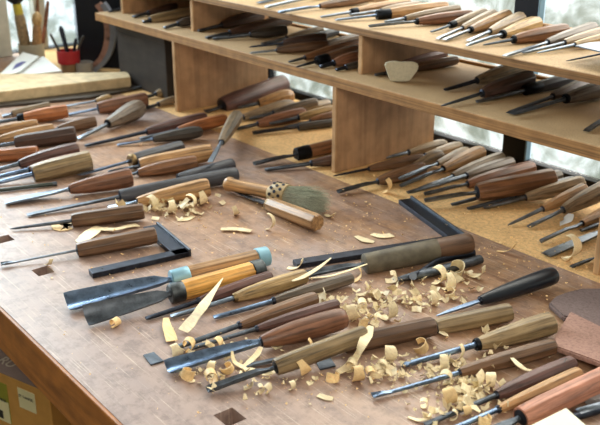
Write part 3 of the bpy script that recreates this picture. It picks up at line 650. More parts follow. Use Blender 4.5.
for i in range(900):
    a = rng.rand()*2*math.pi; q = math.sqrt(rng.rand()); y0, z0 = fr*.86*q*math.cos(a), fr*.86*q*math.sin(a)
    ln = Lb*(.78+.3*rng.rand())*(1.04-.2*q); sp = 1.05+1.1*rng.rand(); y1, z1 = y0*sp+rng.randn()*.002, z0*sp*.85+rng.randn()*.0015-.002
    pts = []
    for t in np.linspace(0, 1, 5): pts.append((Lh+Lf*.9+ln*t, y0+(y1-y0)*t**1.2, max(-.0135, z0+(z1-z0)*t**1.3-.001*t*t)))
    w = .00042; prev = None
    for t, p in zip(np.linspace(1, .25, 5), pts):
        ring3 = [bm.verts.new((p[0], p[1]+w*t*math.cos(g), p[2]+w*t*math.sin(g))) for g in (0, 2.1, 4.2)]
        if prev:
            for g in range(3): bm.faces.new((prev[g], prev[(g+1) % 3], ring3[(g+1) % 3], ring3[g]))
        prev = ring3
mB = grain_mat('grey_green_bristle', (196,202,184), .6, (3, 900, 900), .5); o = bm_obj('bristles', bm, mB, br); o['kind'] = 'stuff'

# rusty slabs, card, steel rod at right edge
P1 = [at(*q, .0) for q in [(548,309),(554,302),(566,297.5),(580,294),(603,294),(640,300),(660,330),(625,345),(590,330),(562,322)]]
poly_slab('rubbing_stone', P1, .0005, .008, STONE, 'rusty mauve rounded slab lying flat at right edge, the lower of the two', 'stone', .0022)
P2 = [at(*q, .012) for q in [(570,314),(600,329),(640,350),(610,371),(598,365),(556,350),(553,342)]]
poly_slab('rubbing_stone', P2, .0092, .007, speck_mat('red_stone', (164,128,114), .25, 260.0, .8), 'rusty mauve square-cut slab lying on the rounded slab at the right edge', 'stone', .0015)
for pts in (P1, P2): pass
P3 = [at(*q, .03) for q in [(566,407),(604,440),(560,460),(520,430)]]
poly_slab('card_block', P3, .0, .03, plain_mat('cream_card', (236,232,206), .6, var=.03), 'cream white block corner at the bottom right below the salmon pink handle', 'block', .001)
r = empty('steel_rod', Vector(at(590,412,.006))); tag(r, 'shiny steel bar end beside the cream block at the bottom right corner', 'steel bar')
b0 = at(590,412,.006); q0 = at(576,414.5,.006)-b0; q1 = at(640,396,.006)-b0
tube([q0, q0+(q1-q0)*.02, q0+(q1-q0)*.5, q1], [.004,.006,.006,.006], ST['mid'], 'bar', r, 1.0); 
tube([q0+np.array([.0,-.012,0]), q1+np.array([.0,-.012,0])], .004, ST['black'], 'bar', r)
P4 = [at(*q, .0) for q in [(584,404),(592,398),(640,385),(646,396),(594,407)]]
poly_slab('rubbing_stone', P4, .0004, .007, plain_mat('grey_slip', (132,126,124), .6), 'small grey stone between salmon pink handle and steel bar', 'stone', .001)
# iron plates let into the bench
for i, (q, lb) in enumerate([([(143,356),(154,353),(164,362),(151,366)], 'small dark iron plate let into the bench left of the blued wide gouge'), ([(315,361),(330,358),(336,367),(320,371)], 'small dark iron plate among curls below the dark olive handle')]):
    poly_slab('iron_plate', [at(*p) for p in q], .0002, .0016, ST['dark'], lb, 'plate', .0004)
# pencil
a, b = at(-8,191,.004), at(57,183.5,.004); r = empty('pencil', Vector(a)); tag(r, 'dark green pencil lying behind the wide shining blade at the left edge', 'pencil')
d = b-a; tube([d*0, d*.93], .0034, plain_mat('dark_green_paint', (38,50,42), .35), 'barrel', r, 1, 6); tube([d*.93, d*1.0], .0036, ST['dark'], 'end_cap', r, 1, 10)
# slip stone on lower shelf
c = at(401,83,LOW); ux = Vector((rt[0], rt[1], 0)).normalized(); bk = Vector((fw[0], fw[1], 0)).normalized(); s = mpp(c)
ol = [(-16.5,17),(-13,19.5),(-5,20),(0,18.8),(5,19.6),(14,19),(17.5,16.5),(16.5,11),(9,1),(7,0),(-9,0),(-11,2)]
bm = bmesh.new(); vb = [bm.verts.new((x*s, 0, y*s)) for x, y in ol]; f = bm.faces.new(vb); ex = bmesh.ops.extrude_face_region(bm, geom=[f])
bmesh.ops.translate(bm, vec=(0, .017, 0), verts=[v for v in ex['geom'] if isinstance(v, bmesh.types.BMVert)]); bmesh.ops.bevel(bm, geom=list(bm.edges), offset=.0018, segments=2, affect='EDGES')
o = bm_obj('slip_stone', bm, SLIP); o.location = Vector((c[0], c[1], ZB+LOW+.0002))-bk*.0; o.rotation_euler = (math.radians(-8), 0, math.atan2(ux.y, ux.x)); tag(o, 'pale cream sharpening stone with notched top standing on the lower shelf', 'sharpening stone')
o.location.z += .0023
# steel scraper plate on upper shelf
pl = [at(x, y, UP+.022) for x, y in [(575,46.5),(588,43.5),(650,38),(660,62),(610,55)]]
poly_slab('scraper_plate', pl, UP+.022, .0016, ST['mid'], 'blue-grey steel plate resting on handles at the right end of the upper shelf', 'plate', .0004)

# ---------------------------------------------------------------- far left background
A = [at(x, y, .028) for x, y in [(-30,108),(0,92.5),(130,78.5),(128,72.5),(0,73)]]
A = [at(-60,98,.03), at(0,92,.03), at(130.5,77,.03), at(128,71.5,.03), at(40,73.5,.03), at(-60,74,.03)]
poly_slab('pine_board', A, .006, .024, LIGHTB, 'thick pale pine board lying at the far left behind the tools', 'board', .002)
Bp = [at(-40,112,.0), at(0,108,.0), at(90,99.5,0), at(130,92,0), at(165,83,0), at(170,77,0), at(120,78,0), at(-40,95,0)]
poly_slab('dark_plank', Bp, .0004, .0054, W['dkgrey'], 'thin dark grey-brown plank sticking out under the pale pine board', 'board', .001)
ph = .031
poly_slab('paper_sheet', [at(0,73,ph), at(36,73,ph), at(62,73,ph), at(44,60,ph), at(30,64,ph)], ph, .0012, PAPER, 'plain white paper sheet, right one of two behind the pine board', 'paper', .0003, tilt=(math.radians(9),0,0))
o = poly_slab('paper_sheet', [at(-6,75,ph), at(20,72,ph), at(40,62,ph), at(24,57,ph)], ph+.004, .0012, PAPER, 'white paper sheet with blue-purple print, left one of two behind the pine board', 'paper', .0003, tilt=(math.radians(9),0,0))
cc = at(19,67,ph+.006); q = poly_slab('print_patch', [at(12,70,ph), at(20,68,ph), at(27,65,ph), at(22,64.5,ph), at(16,66,ph)], 0, .0006, plain_mat('blue_purple_print', (86,86,140), .8), 'x', 'x', .0001)
for k in ('label', 'category'): del q[k]
q.parent = o; q.matrix_parent_inverse = Matrix(); q.location = Vector((q.location.x-o.location.x, q.location.y-o.location.y, .0013))
def lathe(prof, n=24):
    return loft([[(rr*math.cos(2*math.pi*i/n), rr*math.sin(2*math.pi*i/n), z) for i in range(n)] for rr, z in prof])
def cup(x, y, wpx, hpx, mat, name, label, cat, flare=1.0):
    P = at(x, y); s = mpp(P); R = wpx/2*s; H = hpx*s
    V, Fc = lathe([(R*.9/flare, 0), (R/flare, .003), (R*(1+flare)/2/flare, H*.5), (R, H), (R*.94, H), (R*.9/flare, .006)])
    o = mesh_obj(name, V, Fc, mat, None, True, 40); o.location = Vector((P[0], P[1], ZB+.0004)); tag(o, label, cat); return P, s, R, H
P, s, R, H = cup(33, 62.5, 25, 19, plain_mat('stone_grey_pot', (168,162,142), .6), 'tool_pot', 'grey stoneware pot holding a big brush and figurine at the far left', 'pot')
def stick(P, x0, y0, x1, y1, s, prof, mats, name, label, cat, names, back=0.0, z0=.012):
    """upright stick from the pot floor leaning to image point (x1,y1); prof: per part list of (t, radius px)"""
    ux = Vector((rt[0], rt[1], 0)).normalized(); b = Vector((P[0], P[1], ZB+z0)) + ux*((x0-P_x)*s) + bk*back
    h = (y0-y1)*s; tip = Vector((P[0], P[1], ZB)) + ux*((x1-P_x)*s) + bk*back*1.0 + Vector((0,0,(P_y-y1)*s*1.02))
    d = (tip-b); L = d.length; q = d.to_track_quat('Z', 'Y'); r = bpy.data.objects.new(name, None); COL.objects.link(r); r.location = b; r.rotation_mode = 'QUATERNION'; r.rotation_quaternion = q; r.empty_display_size = .02
    tag(r, label, cat)
    for nm, m, pr in zip(names, mats, prof):
        V, Fc = lathe([(k*s, t*L) for t, k in pr], 16); mesh_obj(nm, V, Fc, m, r, True, 40)
P_x, P_y = 33, 62.5
OL = W['olive']; BLK = plain_mat('black_bristle', (24,24,30), .6); YEL = plain_mat('yellow_ferrule', (186,170,60), .5)
stick(P, 29, 60, 23, -4, s, [[(0,3.5),(.3,5.5),(.62,5.2),(.7,4)], [(.68,4.2),(.7,4.4),(.84,4.2),(.85,3.6)], [(.84,3.4),(.9,8),(.96,9.5),(1.0,6)]], [OL, YEL, BLK], 'paint_brush', 'upturned brush with black head, yellow ferrule and olive handle in the grey pot', 'brush', ['handle','ferrule','bristles'], -.004)
stick(P, 38, 60, 42.5, 13, s, [[(0,3.6),(.3,4.8),(.6,4.6),(.72,3.4)], [(.70,2),(.74,4.2),(.84,5),(.93,4.2),(1,1)]], [W['tan'], W['ltan']], 'wooden_figurine', 'small wooden peg figurine with a round head in the grey pot', 'figurine', ['body','head'], -.003)
for (x0, x1, y1, c, lb) in ((41,53,4,'redbrown','reddish stick leaning right in the grey pot'), (36,43,1,'brown','brown stick behind the peg figurine in the grey pot'), (40,49,22,'pink','pinkish stick right of the peg figurine')):
    stick(P, x0, 60, x1, y1, s, [[(0,1.5),(.8,2),(1,1.4)]], [W[c]], 'wooden_stick', lb, 'stick', ['shaft'], .012)
P, s, R, H = cup(70, 72.5, 17, 9, plain_mat('clay_base', (150,124,92), .7), 'clay_saucer', 'brown clay saucer under the red pot at the far left', 'saucer', 1.1)
V, Fc = lathe([(10*s, 0), (11*s, .002), (11.2*s, 13*s), (10.4*s, 13*s), (9.6*s, .004)]); o = mesh_obj('red_pot', V, Fc, plain_mat('red_enamel', (176,44,48), .5), None, True, 40); o.location = Vector((P[0], P[1], ZB+H+.001)); tag(o, 'red pot holding dark tools at the far left', 'pot')
P_x, P_y = 70, 72.5; zz = H+.008
for (x0, x1, y1, rr, lb, bkk) in ((66,55,34,1.2,'thin dark tool leaning far left in the red pot',-.008), (70,64,28,2.2,'thick black tool leaning left in the red pot',.008), (71,69,36,1.3,'thin black tool upright in the red pot',-.016), (73,78,40,1.6,'dark grey tool leaning slightly right in the red pot',.012), (75,87,36,1.2,'slim grey tool leaning far right in the red pot',-.004)):
    stick(P, x0, 66, x1, y1, s, [[(0,rr*.8),(.5,rr),(.9,rr*1.1),(1,rr*.6)]], [ST['black'] if rr > 1.25 else W['dkgrey']], 'modelling_tool', lb, 'tool', ['shaft'], bkk, zz)
cup(85, 73, 17, 11, plain_mat('whitish_jar', (150,146,140), .4), 'small_jar', 'small pale jar right of the red pot', 'jar')
# dark panel and crate beside the shelf
pa, pc = at(80,67.5), at(122,69); dd = Vector((pc[0]-pa[0], pc[1]-pa[1], 0)); Lp = dd.length; bm = bmesh.new(); box_bm(bm, (Lp/2, .012, .26), (Lp, .018, .52), .001)
o = bm_obj('dark_board', bm, DARKW); o.location = (pa[0], pa[1], ZB+.0003); o.rotation_euler = (0, 0, math.atan2(dd.y, dd.x)); tag(o, 'tall dark navy board standing behind the curved carved moulding', 'board')
cr = empty('dark_crate', Vector((-1.865, 1.075, ZB))); tag(cr, 'dark grey-brown box standing under the left end of the tool shelf', 'box'); CRM = grain_mat('dark_crate', (48,41,36), .7, (6,40,40), .3)
box('crate_body', (-.115, -.075, .0004), (.115, .1, .125), CRM, .002, cr); box('crate_lid', (-.118, -.078, .1255), (.118, .103, .142), CRM, .002, cr)
# curved carved moulding piece
P0 = at(98,73); s = mpp(P0); ux = Vector((rt[0], rt[1], 0)).normalized()
r = empty('carved_moulding', Vector((P0[0], P0[1], ZB))); tag(r, 'curved carved moulding with grey edge standing left of the shelf', 'moulding')
arc = [(95,73),(104,66),(111,57),(115.5,46),(117.5,34),(117,22),(114,12),(109,4)]
def arcpt(x, y, off): v = ux*((x-98)*s) + Vector((0,0,(73-y)*s)) + bk*off; return np.array(v)
def band(pts, wpx, th, y0, mat, nm):
    R_ = []; C_ = spl([np.array([x, y, 0]) for x, y in pts], 5)
    for i, p in enumerate(C_):
        t = C_[min(i+1, len(C_)-1)]-C_[max(i-1, 0)]; t /= np.linalg.norm(t); n = np.array([t[1], -t[0], 0]); n = -n if n[0] > 0 else n
        a, b = p, p+n*wpx
        R_.append([tuple(arcpt(a[0],a[1],y0)), tuple(arcpt(b[0],b[1],y0)), tuple(arcpt(b[0],b[1],y0+th)), tuple(arcpt(a[0],a[1],y0+th))])
    V, Fc = loft(R_); return mesh_obj(nm, V, Fc, mat, r, False)
band(arc, 4.5, .03, 0, plain_mat('grey_blue_rim', (112,118,130), .5), 'rim')
band([(x-4.6, y) for x, y in arc], 6.0, .02, .008, grain_mat('carved_reddish', (140,104,90), .6, (30,30,30), .5, .6), 'carved_band')
# leaning pale panel at the far left
pp = [at(-40,76), at(16,74)]
b0 = Vector((-2.42, atX(10,60,-2.42)[1]-.22, 0)); 
o = box('pale_panel', (-2.47, .50, ZB+.001), (-2.452, atX(9,30,-2.46)[1], ZB+.42), PALEG, .002); o.rotation_euler = (math.radians(-0),0,0); tag(o, 'pale grey panel standing at the extreme left before the bright window', 'panel')

# ---------------------------------------------------------------- cardboard box under the bench
zt = -.30-.0
p0 = at(0,372,zt); p1 = at(31,385,zt); d = (p1-p0); d[2] = 0; d /= np.linalg.norm(d); q = at(50.2,404,zt)
kx = p0 + d*np.dot(q-p0, d); n = np.array([-d[1], d[0], 0.0]); n = n if n[1] > 0 else -n
# right end: where the ray of the photo's box edge meets the front face plane
def on_face(x, y):
    rr = ray(x, y); t = np.dot(p0-CAM, n)/np.dot(rr, n); return CAM+rr*t
e1 = on_face(50.2,404); Lx = .5; w3 = Matrix((Vector(d), Vector(n), Vector((0,0,1)))).transposed()
Hb = zt-(-.53)
orig = Vector((e1[0], e1[1], 0))-Vector(d)*Lx; orig.z = ZB-.53
cb = empty('cardboard_box', orig, w3); tag(cb, 'brown cardboard box with two paper labels on the rail under the bench', 'box')
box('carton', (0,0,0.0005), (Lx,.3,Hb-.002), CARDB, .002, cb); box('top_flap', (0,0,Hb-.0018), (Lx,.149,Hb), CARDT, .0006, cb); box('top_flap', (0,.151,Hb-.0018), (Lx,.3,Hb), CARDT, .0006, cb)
def loc(x, y):
    v = on_face(x, y); v = Vector((v[0], v[1], v[2]))-orig; return w3.transposed() @ v
def face_rect(nm, a, b, mat, y=-.0008, parent=cb):
    u, v = loc(*a), loc(*b); return box(nm, (min(u.x,v.x), y, min(u.z,v.z)), (max(u.x,v.x), y+.0007, max(u.z,v.z)), mat, 0, parent)
def text(s_, size, M_, mat, parent, name):
    cu = bpy.data.curves.new(name, 'FONT'); cu.body = s_; cu.size = size; cu.extrude = .0002; o = bpy.data.objects.new(name, cu); COL.objects.link(o)
    dg = bpy.context.evaluated_depsgraph_get(); me = bpy.data.meshes.new_from_object(o.evaluated_get(dg)); bpy.data.objects.remove(o)
    me.materials.clear(); me.materials.append(mat); o = bpy.data.objects.new(name, me); COL.objects.link(o); o.parent = parent; o.matrix_local = M_; return o
lr = face_rect('label', (17.5,387), (37,414), LABELM); u = loc(18,391); v = loc(36,408)
lr.name = 'paper_label'; sz = abs(v.x-u.x)
RX = Matrix.Rotation(math.pi/2, 4, 'X')
text('ST TAMPER', sz*.17, Matrix.Translation((u.x+sz*.04, -.0012, u.z-.009)) @ RX, INK, lr, 'label_text')
l2 = face_rect('lime_patch', (-14,376), (12,424), LIME, -.0006); l3 = face_rect('paper_label', (-14,393), (11.5,424), LABELM, -.0011, cb); u = loc(-2,397)
text('TIMBER', sz*.2, Matrix.Translation((u.x-.004, -.0016, u.z-.003)) @ RX, INK, l3, 'label_text'); u = loc(0,409)
bm = bmesh.new()
for i in range(9): box_bm(bm, (u.x-.008+i*.002, -.0014, u.z-.008), (.0011 if i % 3 else .0016, .0006, .016), 0)
bm_obj('barcode', bm, INK, l3)
tt = at(1,360,zt+.0005); tl = w3.transposed() @ (Vector(tt)-orig)
text('RU', .03, Matrix.Translation((tl.x-.004, tl.y-.008, Hb+.0004)), plain_mat('pale_print', (196,176,150), .8), cb, 'box_text')
# ---------------------------------------------------------------- wood shavings
def curl_mesh(L, w, turns, tw, taper, th=.0007, n=26, spiral=.35):
    """ribbon of length L rolled through `turns`, with thickness"""
    R = []; ang = 0; x = z = 0.0; tot = turns*2*math.pi
    for i in range(n):
        t = i/(n-1); wl = w*(1-taper*abs(2*t-1)**1.6)*(.92+.16*math.sin(7*t+L*900)); k = (1-spiral)+2*spiral*t
        a = ang; nx, nz = -math.sin(a), math.cos(a); yo = tw*t
        R.append([(x+nx*th/2, yo-wl/2, z+nz*th/2), (x+nx*th/2, yo+wl/2, z+nz*th/2), (x-nx*th/2, yo+wl/2, z-nz*th/2), (x-nx*th/2, yo-wl/2, z-nz*th/2)])
        ds = L/(n-1); x += math.cos(a)*ds; z += math.sin(a)*ds; ang += tot*k/(n-1)
    V, Fc = loft(R); V = np.array(V); V[:,2] -= V[:,2].min(); V[:,0] -= V[:,0].mean(); V[:,1] -= V[:,1].mean(); return V, Fc
def CU(x, y, lpx, wpx, turns, deg, label, m=None, h=.0004, tilt=0, tw=0, taper=.25, roll=0):
    P = at(x, y, h+.002); s = mpp(P); V, Fc = curl_mesh(lpx*s, wpx*s, turns, tw*s, taper)
    Rm = np.array(Matrix.Rotation(math.radians(deg), 3, 'Z') @ Matrix.Rotation(math.radians(tilt), 3, 'Y') @ Matrix.Rotation(math.radians(roll), 3, 'X')); V = V @ Rm.T; V[:,2] -= V[:,2].min()
    o = mesh_obj('wood_shaving', V, Fc, m or SHAV, None, True, 60); o.location = (P[0], P[1], ZB+h); return tag(o, label, 'wood shaving', 'wood shavings on the bench')
def sliver(pts, hs, w0, label, m=None):
    P = spl([at(x, y, h) for (x, y), h in zip(pts, hs)], 6); c = at(*pts[0], 0); n = len(P); R = []; s = mpp(P[0])
    for i, p in enumerate(P):
        t = i/(n-1); d = P[min(i+1,n-1)]-P[max(i-1,0)]; d /= np.linalg.norm(d); sd = np.cross(d, [0,0,1.]); sd /= np.linalg.norm(sd); nn = np.cross(sd, d)
        w = np.interp(t, np.linspace(0, 1, len(w0)), w0)*s/2*(1.6 if max(hs) < .006 else 1.1); q = p-c; th = .0004
        R.append([tuple(q+sd*w+nn*th), tuple(q-sd*w+nn*th), tuple(q-sd*w-nn*th), tuple(q+sd*w-nn*th)])
    V, Fc = loft(R); o = mesh_obj('wood_shaving', V, Fc, m or SHAV, None, True, 60); o.location = tuple(c); return tag(o, label, 'wood shaving', 'wood shavings on the bench')
sliver([(223,278),(213,292),(203,306),(191,322),(183,331)], [.03,.026,.024,.010,.004], [.5,5,10,13,11], 'long pointed yellow sliver lying across the handles of the front cluster', SHAV)
sliver([(331,258),(318,268),(303,277),(292,281)], [.03,.028,.028,.026], [1,4,5,2], 'slim wood splinter crossing the end of the pale tan handle')
sliver([(367,264),(350,270),(330,276),(311,278)], [.030,.031,.030,.028], [1.2,2.2,2.2,1], 'thin white splinter in front of the two-tone handle', SHAV)
sliver([(338,372),(347,367),(356,357),(362,345),(367,335),(371,326)], [.004,.006,.014,.026,.030,.034], [7,9,8,9,11,5], 'long twisting shaving climbing over the dark olive handle end')
sliver([(232,351),(234,361),(241,366),(252,370),(262,371)], [.014,.006,.003,.003,.004], [2,4,5,6,3], 'forked pale curl lying under the fat red-brown handle', SHAV)
sliver([(261,347),(257,354),(250,361),(244,366)], [.010,.006,.004,.003], [4,6,6,3], 'broad pale strip beside the forked curl under the red-brown handle')
sliver([(166,318),(167,326),(170,334),(172,341)], [.006,.006,.004,.003], [5,8,10,10], 'upright-looking folded strip just left of the long yellow sliver', SHAV2)
sliver([(60,222),(63,227),(67,226)], [.001,.001,.001], [11,13,10], 'square yellow chip under the thin awl of the middle tools', SHAV2)
sliver([(93,227),(104,229),(116,229),(129,226),(138,225)], [.002,.004,.005,.004,.002], [4,5,4,4,6], 'long low curl between the two brown middle handles')
sliver([(77,242),(84,238),(92,232),(98,227)], [.001,.004,.004,.002], [6,9,10,6], 'wide pale shaving lying left of the long low curl')
sliver([(408,417),(418,420),(428,418),(432,412)], [.001,.002,.004,.006], [2.5,4,4,2], 'crescent curl alone near the bottom edge')
sliver([(221,229),(236,229),(251,231)], [.003,.003,.003], [4,5,4.5], 'straight tan chip lying alone above the blue ringed gouge')
sliver([(512,358),(518,364),(525,369),(533,371)], [.016,.02,.018,.014], [3,5,5,4], 'pale ribbon leaning between the brown and plum handles', SHAV)
sliver([(356,236),(365,240),(374,242)], [.001,.002,.001], [3,6,3], 'leaf-shaped chip behind the two-tone handle, left of a matching pair')
sliver([(372,234),(382,236),(392,235)], [.001,.002,.001], [4,6,6], 'leaf-shaped chip behind the two-tone handle, right of a matching pair')
sliver([(560,224),(567,220),(571,214)], [.003,.01,.016], [10,10,5], 'pale greenish white broken flake beside the thin-bladed tool under the shelf', PAPER)
sliver([(177,220),(186,219),(193,216)], [.001,.001,.001], [3,6,3], 'white chip above the black square near the heap')
sliver([(258,373),(268,374),(276,371)], [.003,.003,.003], [2,4,2], 'white splinter beside the small dark gouge blade')
sliver([(468,404),(474,407),(480,412)], [.006,.008,.005], [2,7,3], 'white leaf-like flake between the plum and tan shanks')
sliver([(318,395),(327,398),(333,399)], [.001,.001,.001], [4,5,4], 'flat small chip alone in the empty bench front')
for a in [
 (115,323,22,9,1.0,20,'cone curl under the dark flat blade of the orange-handled chisel',SHAV2),
 (195,376,30,10,.95,-20,'tight ring curl, leftmost below the wide blued gouge',SHAV2),
 (213,379,30,12,.9,60,'ring curl standing right of the tight one below the wide blued gouge',SHAV2),
 (224,372,24,9,.8,10,'open curl close under the wide blued gouge blade',SHAV2),
 (212,368,22,7,.8,-40,'thin loop of shaving over the ring curl below the blued gouge',SHAV),
 (190,347,28,9,.9,30,'ring curl touching the black shank left of the wide gouge',SHAV2),
 (178,354,22,10,.6,-10,'rounded curl at the tip of the wide blued gouge',SHAV),
 (219,345,20,7,.7,20,'small brown curl between two shanks above the blued gouge',SHAV2),
 (306,371,28,10,.55,-10,'cupped shaving alone right of the dark gouge',SHAV2),
 (339,377,26,9,.7,15,'open cup curl below the dark olive handle',SHAV2),
 (358,379,30,11,.75,-20,'largest cup curl below the climbing ribbon',SHAV2),
 (351,367,26,9,.85,40,'ring curl at the foot of the climbing ribbon',SHAV),
 (372,374,20,9,.8,80,'small tan ring right of the largest cup curl',SHAV2),
 (417,352,28,10,.8,10,'curl standing behind the blue faceted shank tip',SHAV2),
 (389,360,26,11,.6,-30,'broad flake between the walnut handle and the blue faceted shank',SHAV),
 (383,369,24,8,.7,30,'crumpled curl in the middle of the front heap',SHAV),
 (440,281,30,11,.6,0,'big crumpled shaving in front of the calipers, left piece',SHAV),
 (456,277,32,13,.7,40,'big crumpled shaving in front of the calipers, right piece',SHAV),
 (449,288,28,9,.5,-20,'low flake under the big crumpled shavings',SHAV),
 (479,275,24,7,.3,10,'flat flake right of the calipers',SHAV),
 (449,297,20,8,.7,20,'small curl below the big crumpled shavings',SHAV),
 (434,303,24,6,.6,-30,'narrow curl left of the knife blade of the black handle',SHAV),
 (419,297,20,6,.8,40,'small loop heap left of the narrow curl',SHAV),
 (391,279,22,9,.6,70,'shaving at the point of the calipers',SHAV),
 (398,266,20,5,.5,20,'thin curl against the two-tone handle front',SHAV),
 (362,306,22,10,.8,50,'pale ring behind the walnut handle',SHAV),
 (356,318,26,11,.5,-50,'large pale flake at the end of the fat red-brown handle',SHAV),
 (367,322,20,9,.8,20,'tan ring curl beside the large pale flake',SHAV2),
 (390,318,34,10,.4,10,'wide pale flake behind the walnut handle',SHAV),
 (318,300,24,12,.4,70,'wide pale flake at the end of the dull brown handle',SHAV),
 (332,306,20,7,.5,10,'narrow pale flake right of the dull brown handle end',SHAV),
 (365,293,24,5,.4,20,'thin crescent flake left of the calipers',SHAV),
 (360,277,16,8,.4,60,'tan cube-like chip against the two-tone handle',SHAV2),
 (574,257,36,11,.55,8,'yellow curl resting on the wide flat grey blade',SHAV),
 (507,251,22,5,.2,20,'brownish flake alone on the yellow board left of the wide blade',SHAV2),
 (566,258,20,4,.2,-20,'thin yellow flake beneath the curl by the wide blade',SHAV2),
 (448,381,26,9,.7,20,'curl leaning on the long round blue shank',SHAV),
 (452,403,28,12,.6,-20,'golden curl left of the plum handle shank',SHAV2),
 (466,399,30,12,.5,30,'broad golden flake right of the golden curl',SHAV),
 (476,389,32,14,.4,10,'broad ridged flake in front of the brown handle collar',SHAV),
 (490,385,26,10,.6,-30,'crumpled flake at the collar of the plum handle',SHAV),
 (459,361,24,9,.4,20,'ragged flake between the faceted shank and brown handle',SHAV),
 (424,404,18,8,.7,30,'small twisted curl above the crescent near the bottom',SHAV),
 (467,413,16,8,.6,0,'small golden knob of shaving near the bottom edge',SHAV2),
 (454,417,16,8,.6,40,'pale round chip near the bottom edge',SHAV),
 (490,418,28,8,.8,20,'curl at the collar of the salmon pink handle',SHAV2),
 (443,366,26,8,.6,-20,'bent flake between the blue faceted shank and long round shank',SHAV),
 (381,376,22,7,.8,-60,'star-shaped crumple in the front heap',SHAV),
 (155,207,24,8,.6,20,'left pale curl in the heap by the light tan handle',SHAV),
 (171,210,24,8,.7,-20,'middle pale curl in the heap by the light tan handle',SHAV),
 (192,206,24,8,.6,40,'right pale curl in the heap by the light tan handle',SHAV),
 (205,203,22,7,.4,0,'flat pale flake at the heap end near the light tan handle',SHAV),
 (237,213,16,6,.4,-20,'flat chip lying between the heap and the brush tool',SHAV),
 (272,228,24,5,.5,10,'low pale curl in front of the brush tool',SHAV),
 (330,214,16,5,.2,10,'flat pale chip right of the brush bristles',SHAV),
 (49,264,14,5,.2,10,'small pale chip by the square hole at left',SHAV),
 (226,414,22,10,.7,30,'curl inside the square hole at the bottom',SHAV2),
 (390,191,20,6,.4,10,'tan flake in front of the dull brown gouge under the shelf',SHAV2),
 (293,387,14,6,.6,10,'popcorn-like chip, right of a close pair near the dark gouge',SHAV),
 (262,389,14,7,.6,60,'popcorn-like chip, left of a close pair near the dark gouge',SHAV),
 (270,390,14,7,.6,0,'popcorn-like chip in the middle near the dark gouge',SHAV),
 (240,376,12,8,.5,40,'small round chip above the dark gouge blade',SHAV),
 (250,385,14,8,.3,60,'pale flat chip below the dark gouge shank',SHAV),
 (308,354,26,9,.4,40,'tan flake between the red-brown and dark olive handles',SHAV2),
 (296,266,20,6,.3,20,'pale flake at the left end of the half covered square',SHAV),
]: CU(a[0], a[1]+2, a[2]*1.12, a[3]*1.12, a[4], a[5]+rng.randint(-15,15), a[6], a[7], h=.0005 if 'inside' not in a[6] and 'resting' not in a[6] else (-.02 if 'inside' in a[6] else .006), tilt=rng.randint(-12,12), tw=rng.randint(-3,4), roll=rng.choice([0,0,70,-60]) if a[4] > .65 else rng.randint(-20,20))
# fine crumbs nobody could count
def crumbs(name, spots, label, mat, smin, smax):
    V = []; Fc = []
    for (x, y, sx, sy, n) in spots:
        for i in range(n):
            px, py = x+rng.randn()*sx, y+rng.randn()*sy
            P = at(px, py, 0)
            if not (YF+.01 < P[1] < YW-.02 and P[0] > XL+.05): continue
            L = (smin+(smax-smin)*rng.rand()**1.8)*mpp(P); w = L*(.4+.6*rng.rand()); a = rng.rand()*6.28; b = 0; k = len(V); tl = rng.randn()*.5
            z0 = .0008+abs(tl)*w*.5+rng.rand()**3*.006*(n > 25); bend = L*.55*rng.rand(); th = .0003
            for t in (-.5, 0, .5):
                jw, jy = .45+.8*rng.rand(), rng.randn()*.18*w
                for sgn in (-.5, .5):
                    for hh in (0, th):
                        lx, ly, lz = t*L, jy+sgn*w*jw*(1-.5*abs(t)), (bend*4*t*t)+sgn*w*math.sin(tl)+hh
                        V.append((P[0]+lx*math.cos(a)-ly*math.sin(a), P[1]+lx*math.sin(a)+ly*math.cos(a), ZB+z0+lz))
            for q in range(2):
                i0 = k+q*4; Fc += [(i0, i0+4, i0+6, i0+2), (i0+1, i0+3, i0+7, i0+5), (i0, i0+1, i0+5, i0+4), (i0+2, i0+6, i0+7, i0+3)]
            Fc += [(k, k+2, k+3, k+1), (k+8, k+9, k+11, k+10)]
    me = bpy.data.meshes.new(name); me.from_pydata(V, [], Fc); me.materials.append(mat); o = bpy.data.objects.new(name, me); COL.objects.link(o)
    return tag(o, label, 'wood crumbs', None, 'stuff')
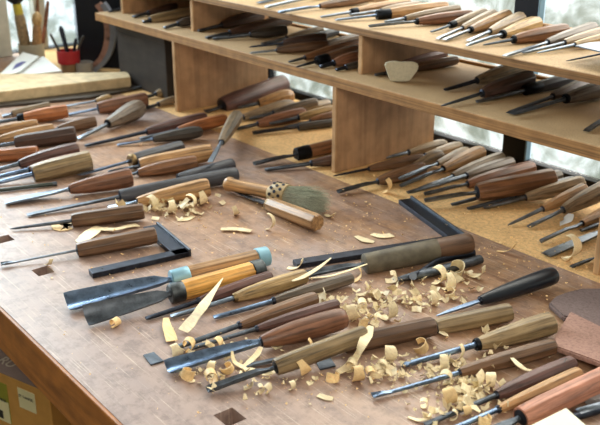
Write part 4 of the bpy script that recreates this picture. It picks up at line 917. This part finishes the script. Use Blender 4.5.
crumbs('wood_crumbs', [(175,209,22,5,108),(395,372,28,9,108),(440,372,30,8,79),(470,396,22,9,122),(375,305,26,9,93),(420,303,22,6,79),(360,318,14,5,43),(445,285,18,8,43),(335,305,12,6,28),(215,360,28,10,43),(205,378,20,6,21),(290,378,40,14,43),(450,410,24,8,50),(500,345,40,10,36)], 'heaps of small pale shavings and crumbs between the front tools', SHAV, 1.2, 11)
crumbs('sawdust', [(300,240,110,30,240),(330,385,90,18,140),(150,290,60,40,90),(500,300,60,30,120),(420,205,60,14,110),(530,240,50,16,200),(60,215,50,30,60),(250,215,60,14,90),(560,265,30,10,80)], 'fine pale sawdust specks strewn over the bench', SHAV2, .6, 2.6)
# ---------------------------------------------------------------- light and camera
w = bpy.data.worlds.new('sky'); S.world = w; w.use_nodes = True; nt = w.node_tree; bg = nt.nodes['Background']
bg.inputs['Color'].default_value = lin((214,234,240)); bg.inputs['Strength'].default_value = WORLD
def area(name, loc, target, sx, sy, power, col):
    l = bpy.data.lights.new(name, 'AREA'); l.shape = 'RECTANGLE'; l.size = sx; l.size_y = sy; l.energy = power; l.color = col
    o = bpy.data.objects.new(name, l); COL.objects.link(o); o.location = loc; o.rotation_euler = (Vector(target)-Vector(loc)).to_track_quat('-Z', 'Y').to_euler(); return o
area('window_daylight', (-1.1, 2.3, ZB+1.5), (-.9, .7, ZB), 3.0, 1.6, P_WIN, (.99,.985,.97))
area('end_window_daylight', (-3.6, .3, ZB+1.3), (-.9, .6, ZB), 2.0, 1.4, P_END, (.70,.84,1))
area('fill_light', (.7, -.3, ZB+1.45), (-.9, .8, ZB), 1.2, 1.2, P_FILL, (1,.92,.8))  # added unseen fill light, brightens dividers, apron and box from the camera side
cd = bpy.data.cameras.new('camera'); cam = bpy.data.objects.new('camera', cd); COL.objects.link(cam); S.camera = cam
cd.sensor_width = 36; cd.lens = F/600*36; cd.clip_start = .02
M = Matrix((Vector(rt), Vector(up), Vector(-fw))).transposed(); cam.matrix_world = Matrix.Translation(CAM) @ M.to_4x4()
cd.dof.use_dof = True; cd.dof.focus_distance = 1.1; cd.dof.aperture_fstop = 10.0
S.view_settings.view_transform = 'Standard'; S.view_settings.look = 'None'; S.view_settings.gamma = 1; S.view_settings.use_curve_mapping = False
S.view_settings.exposure = EXPO
S.cycles.max_bounces = 8; S.cycles.transparent_max_bounces = 12
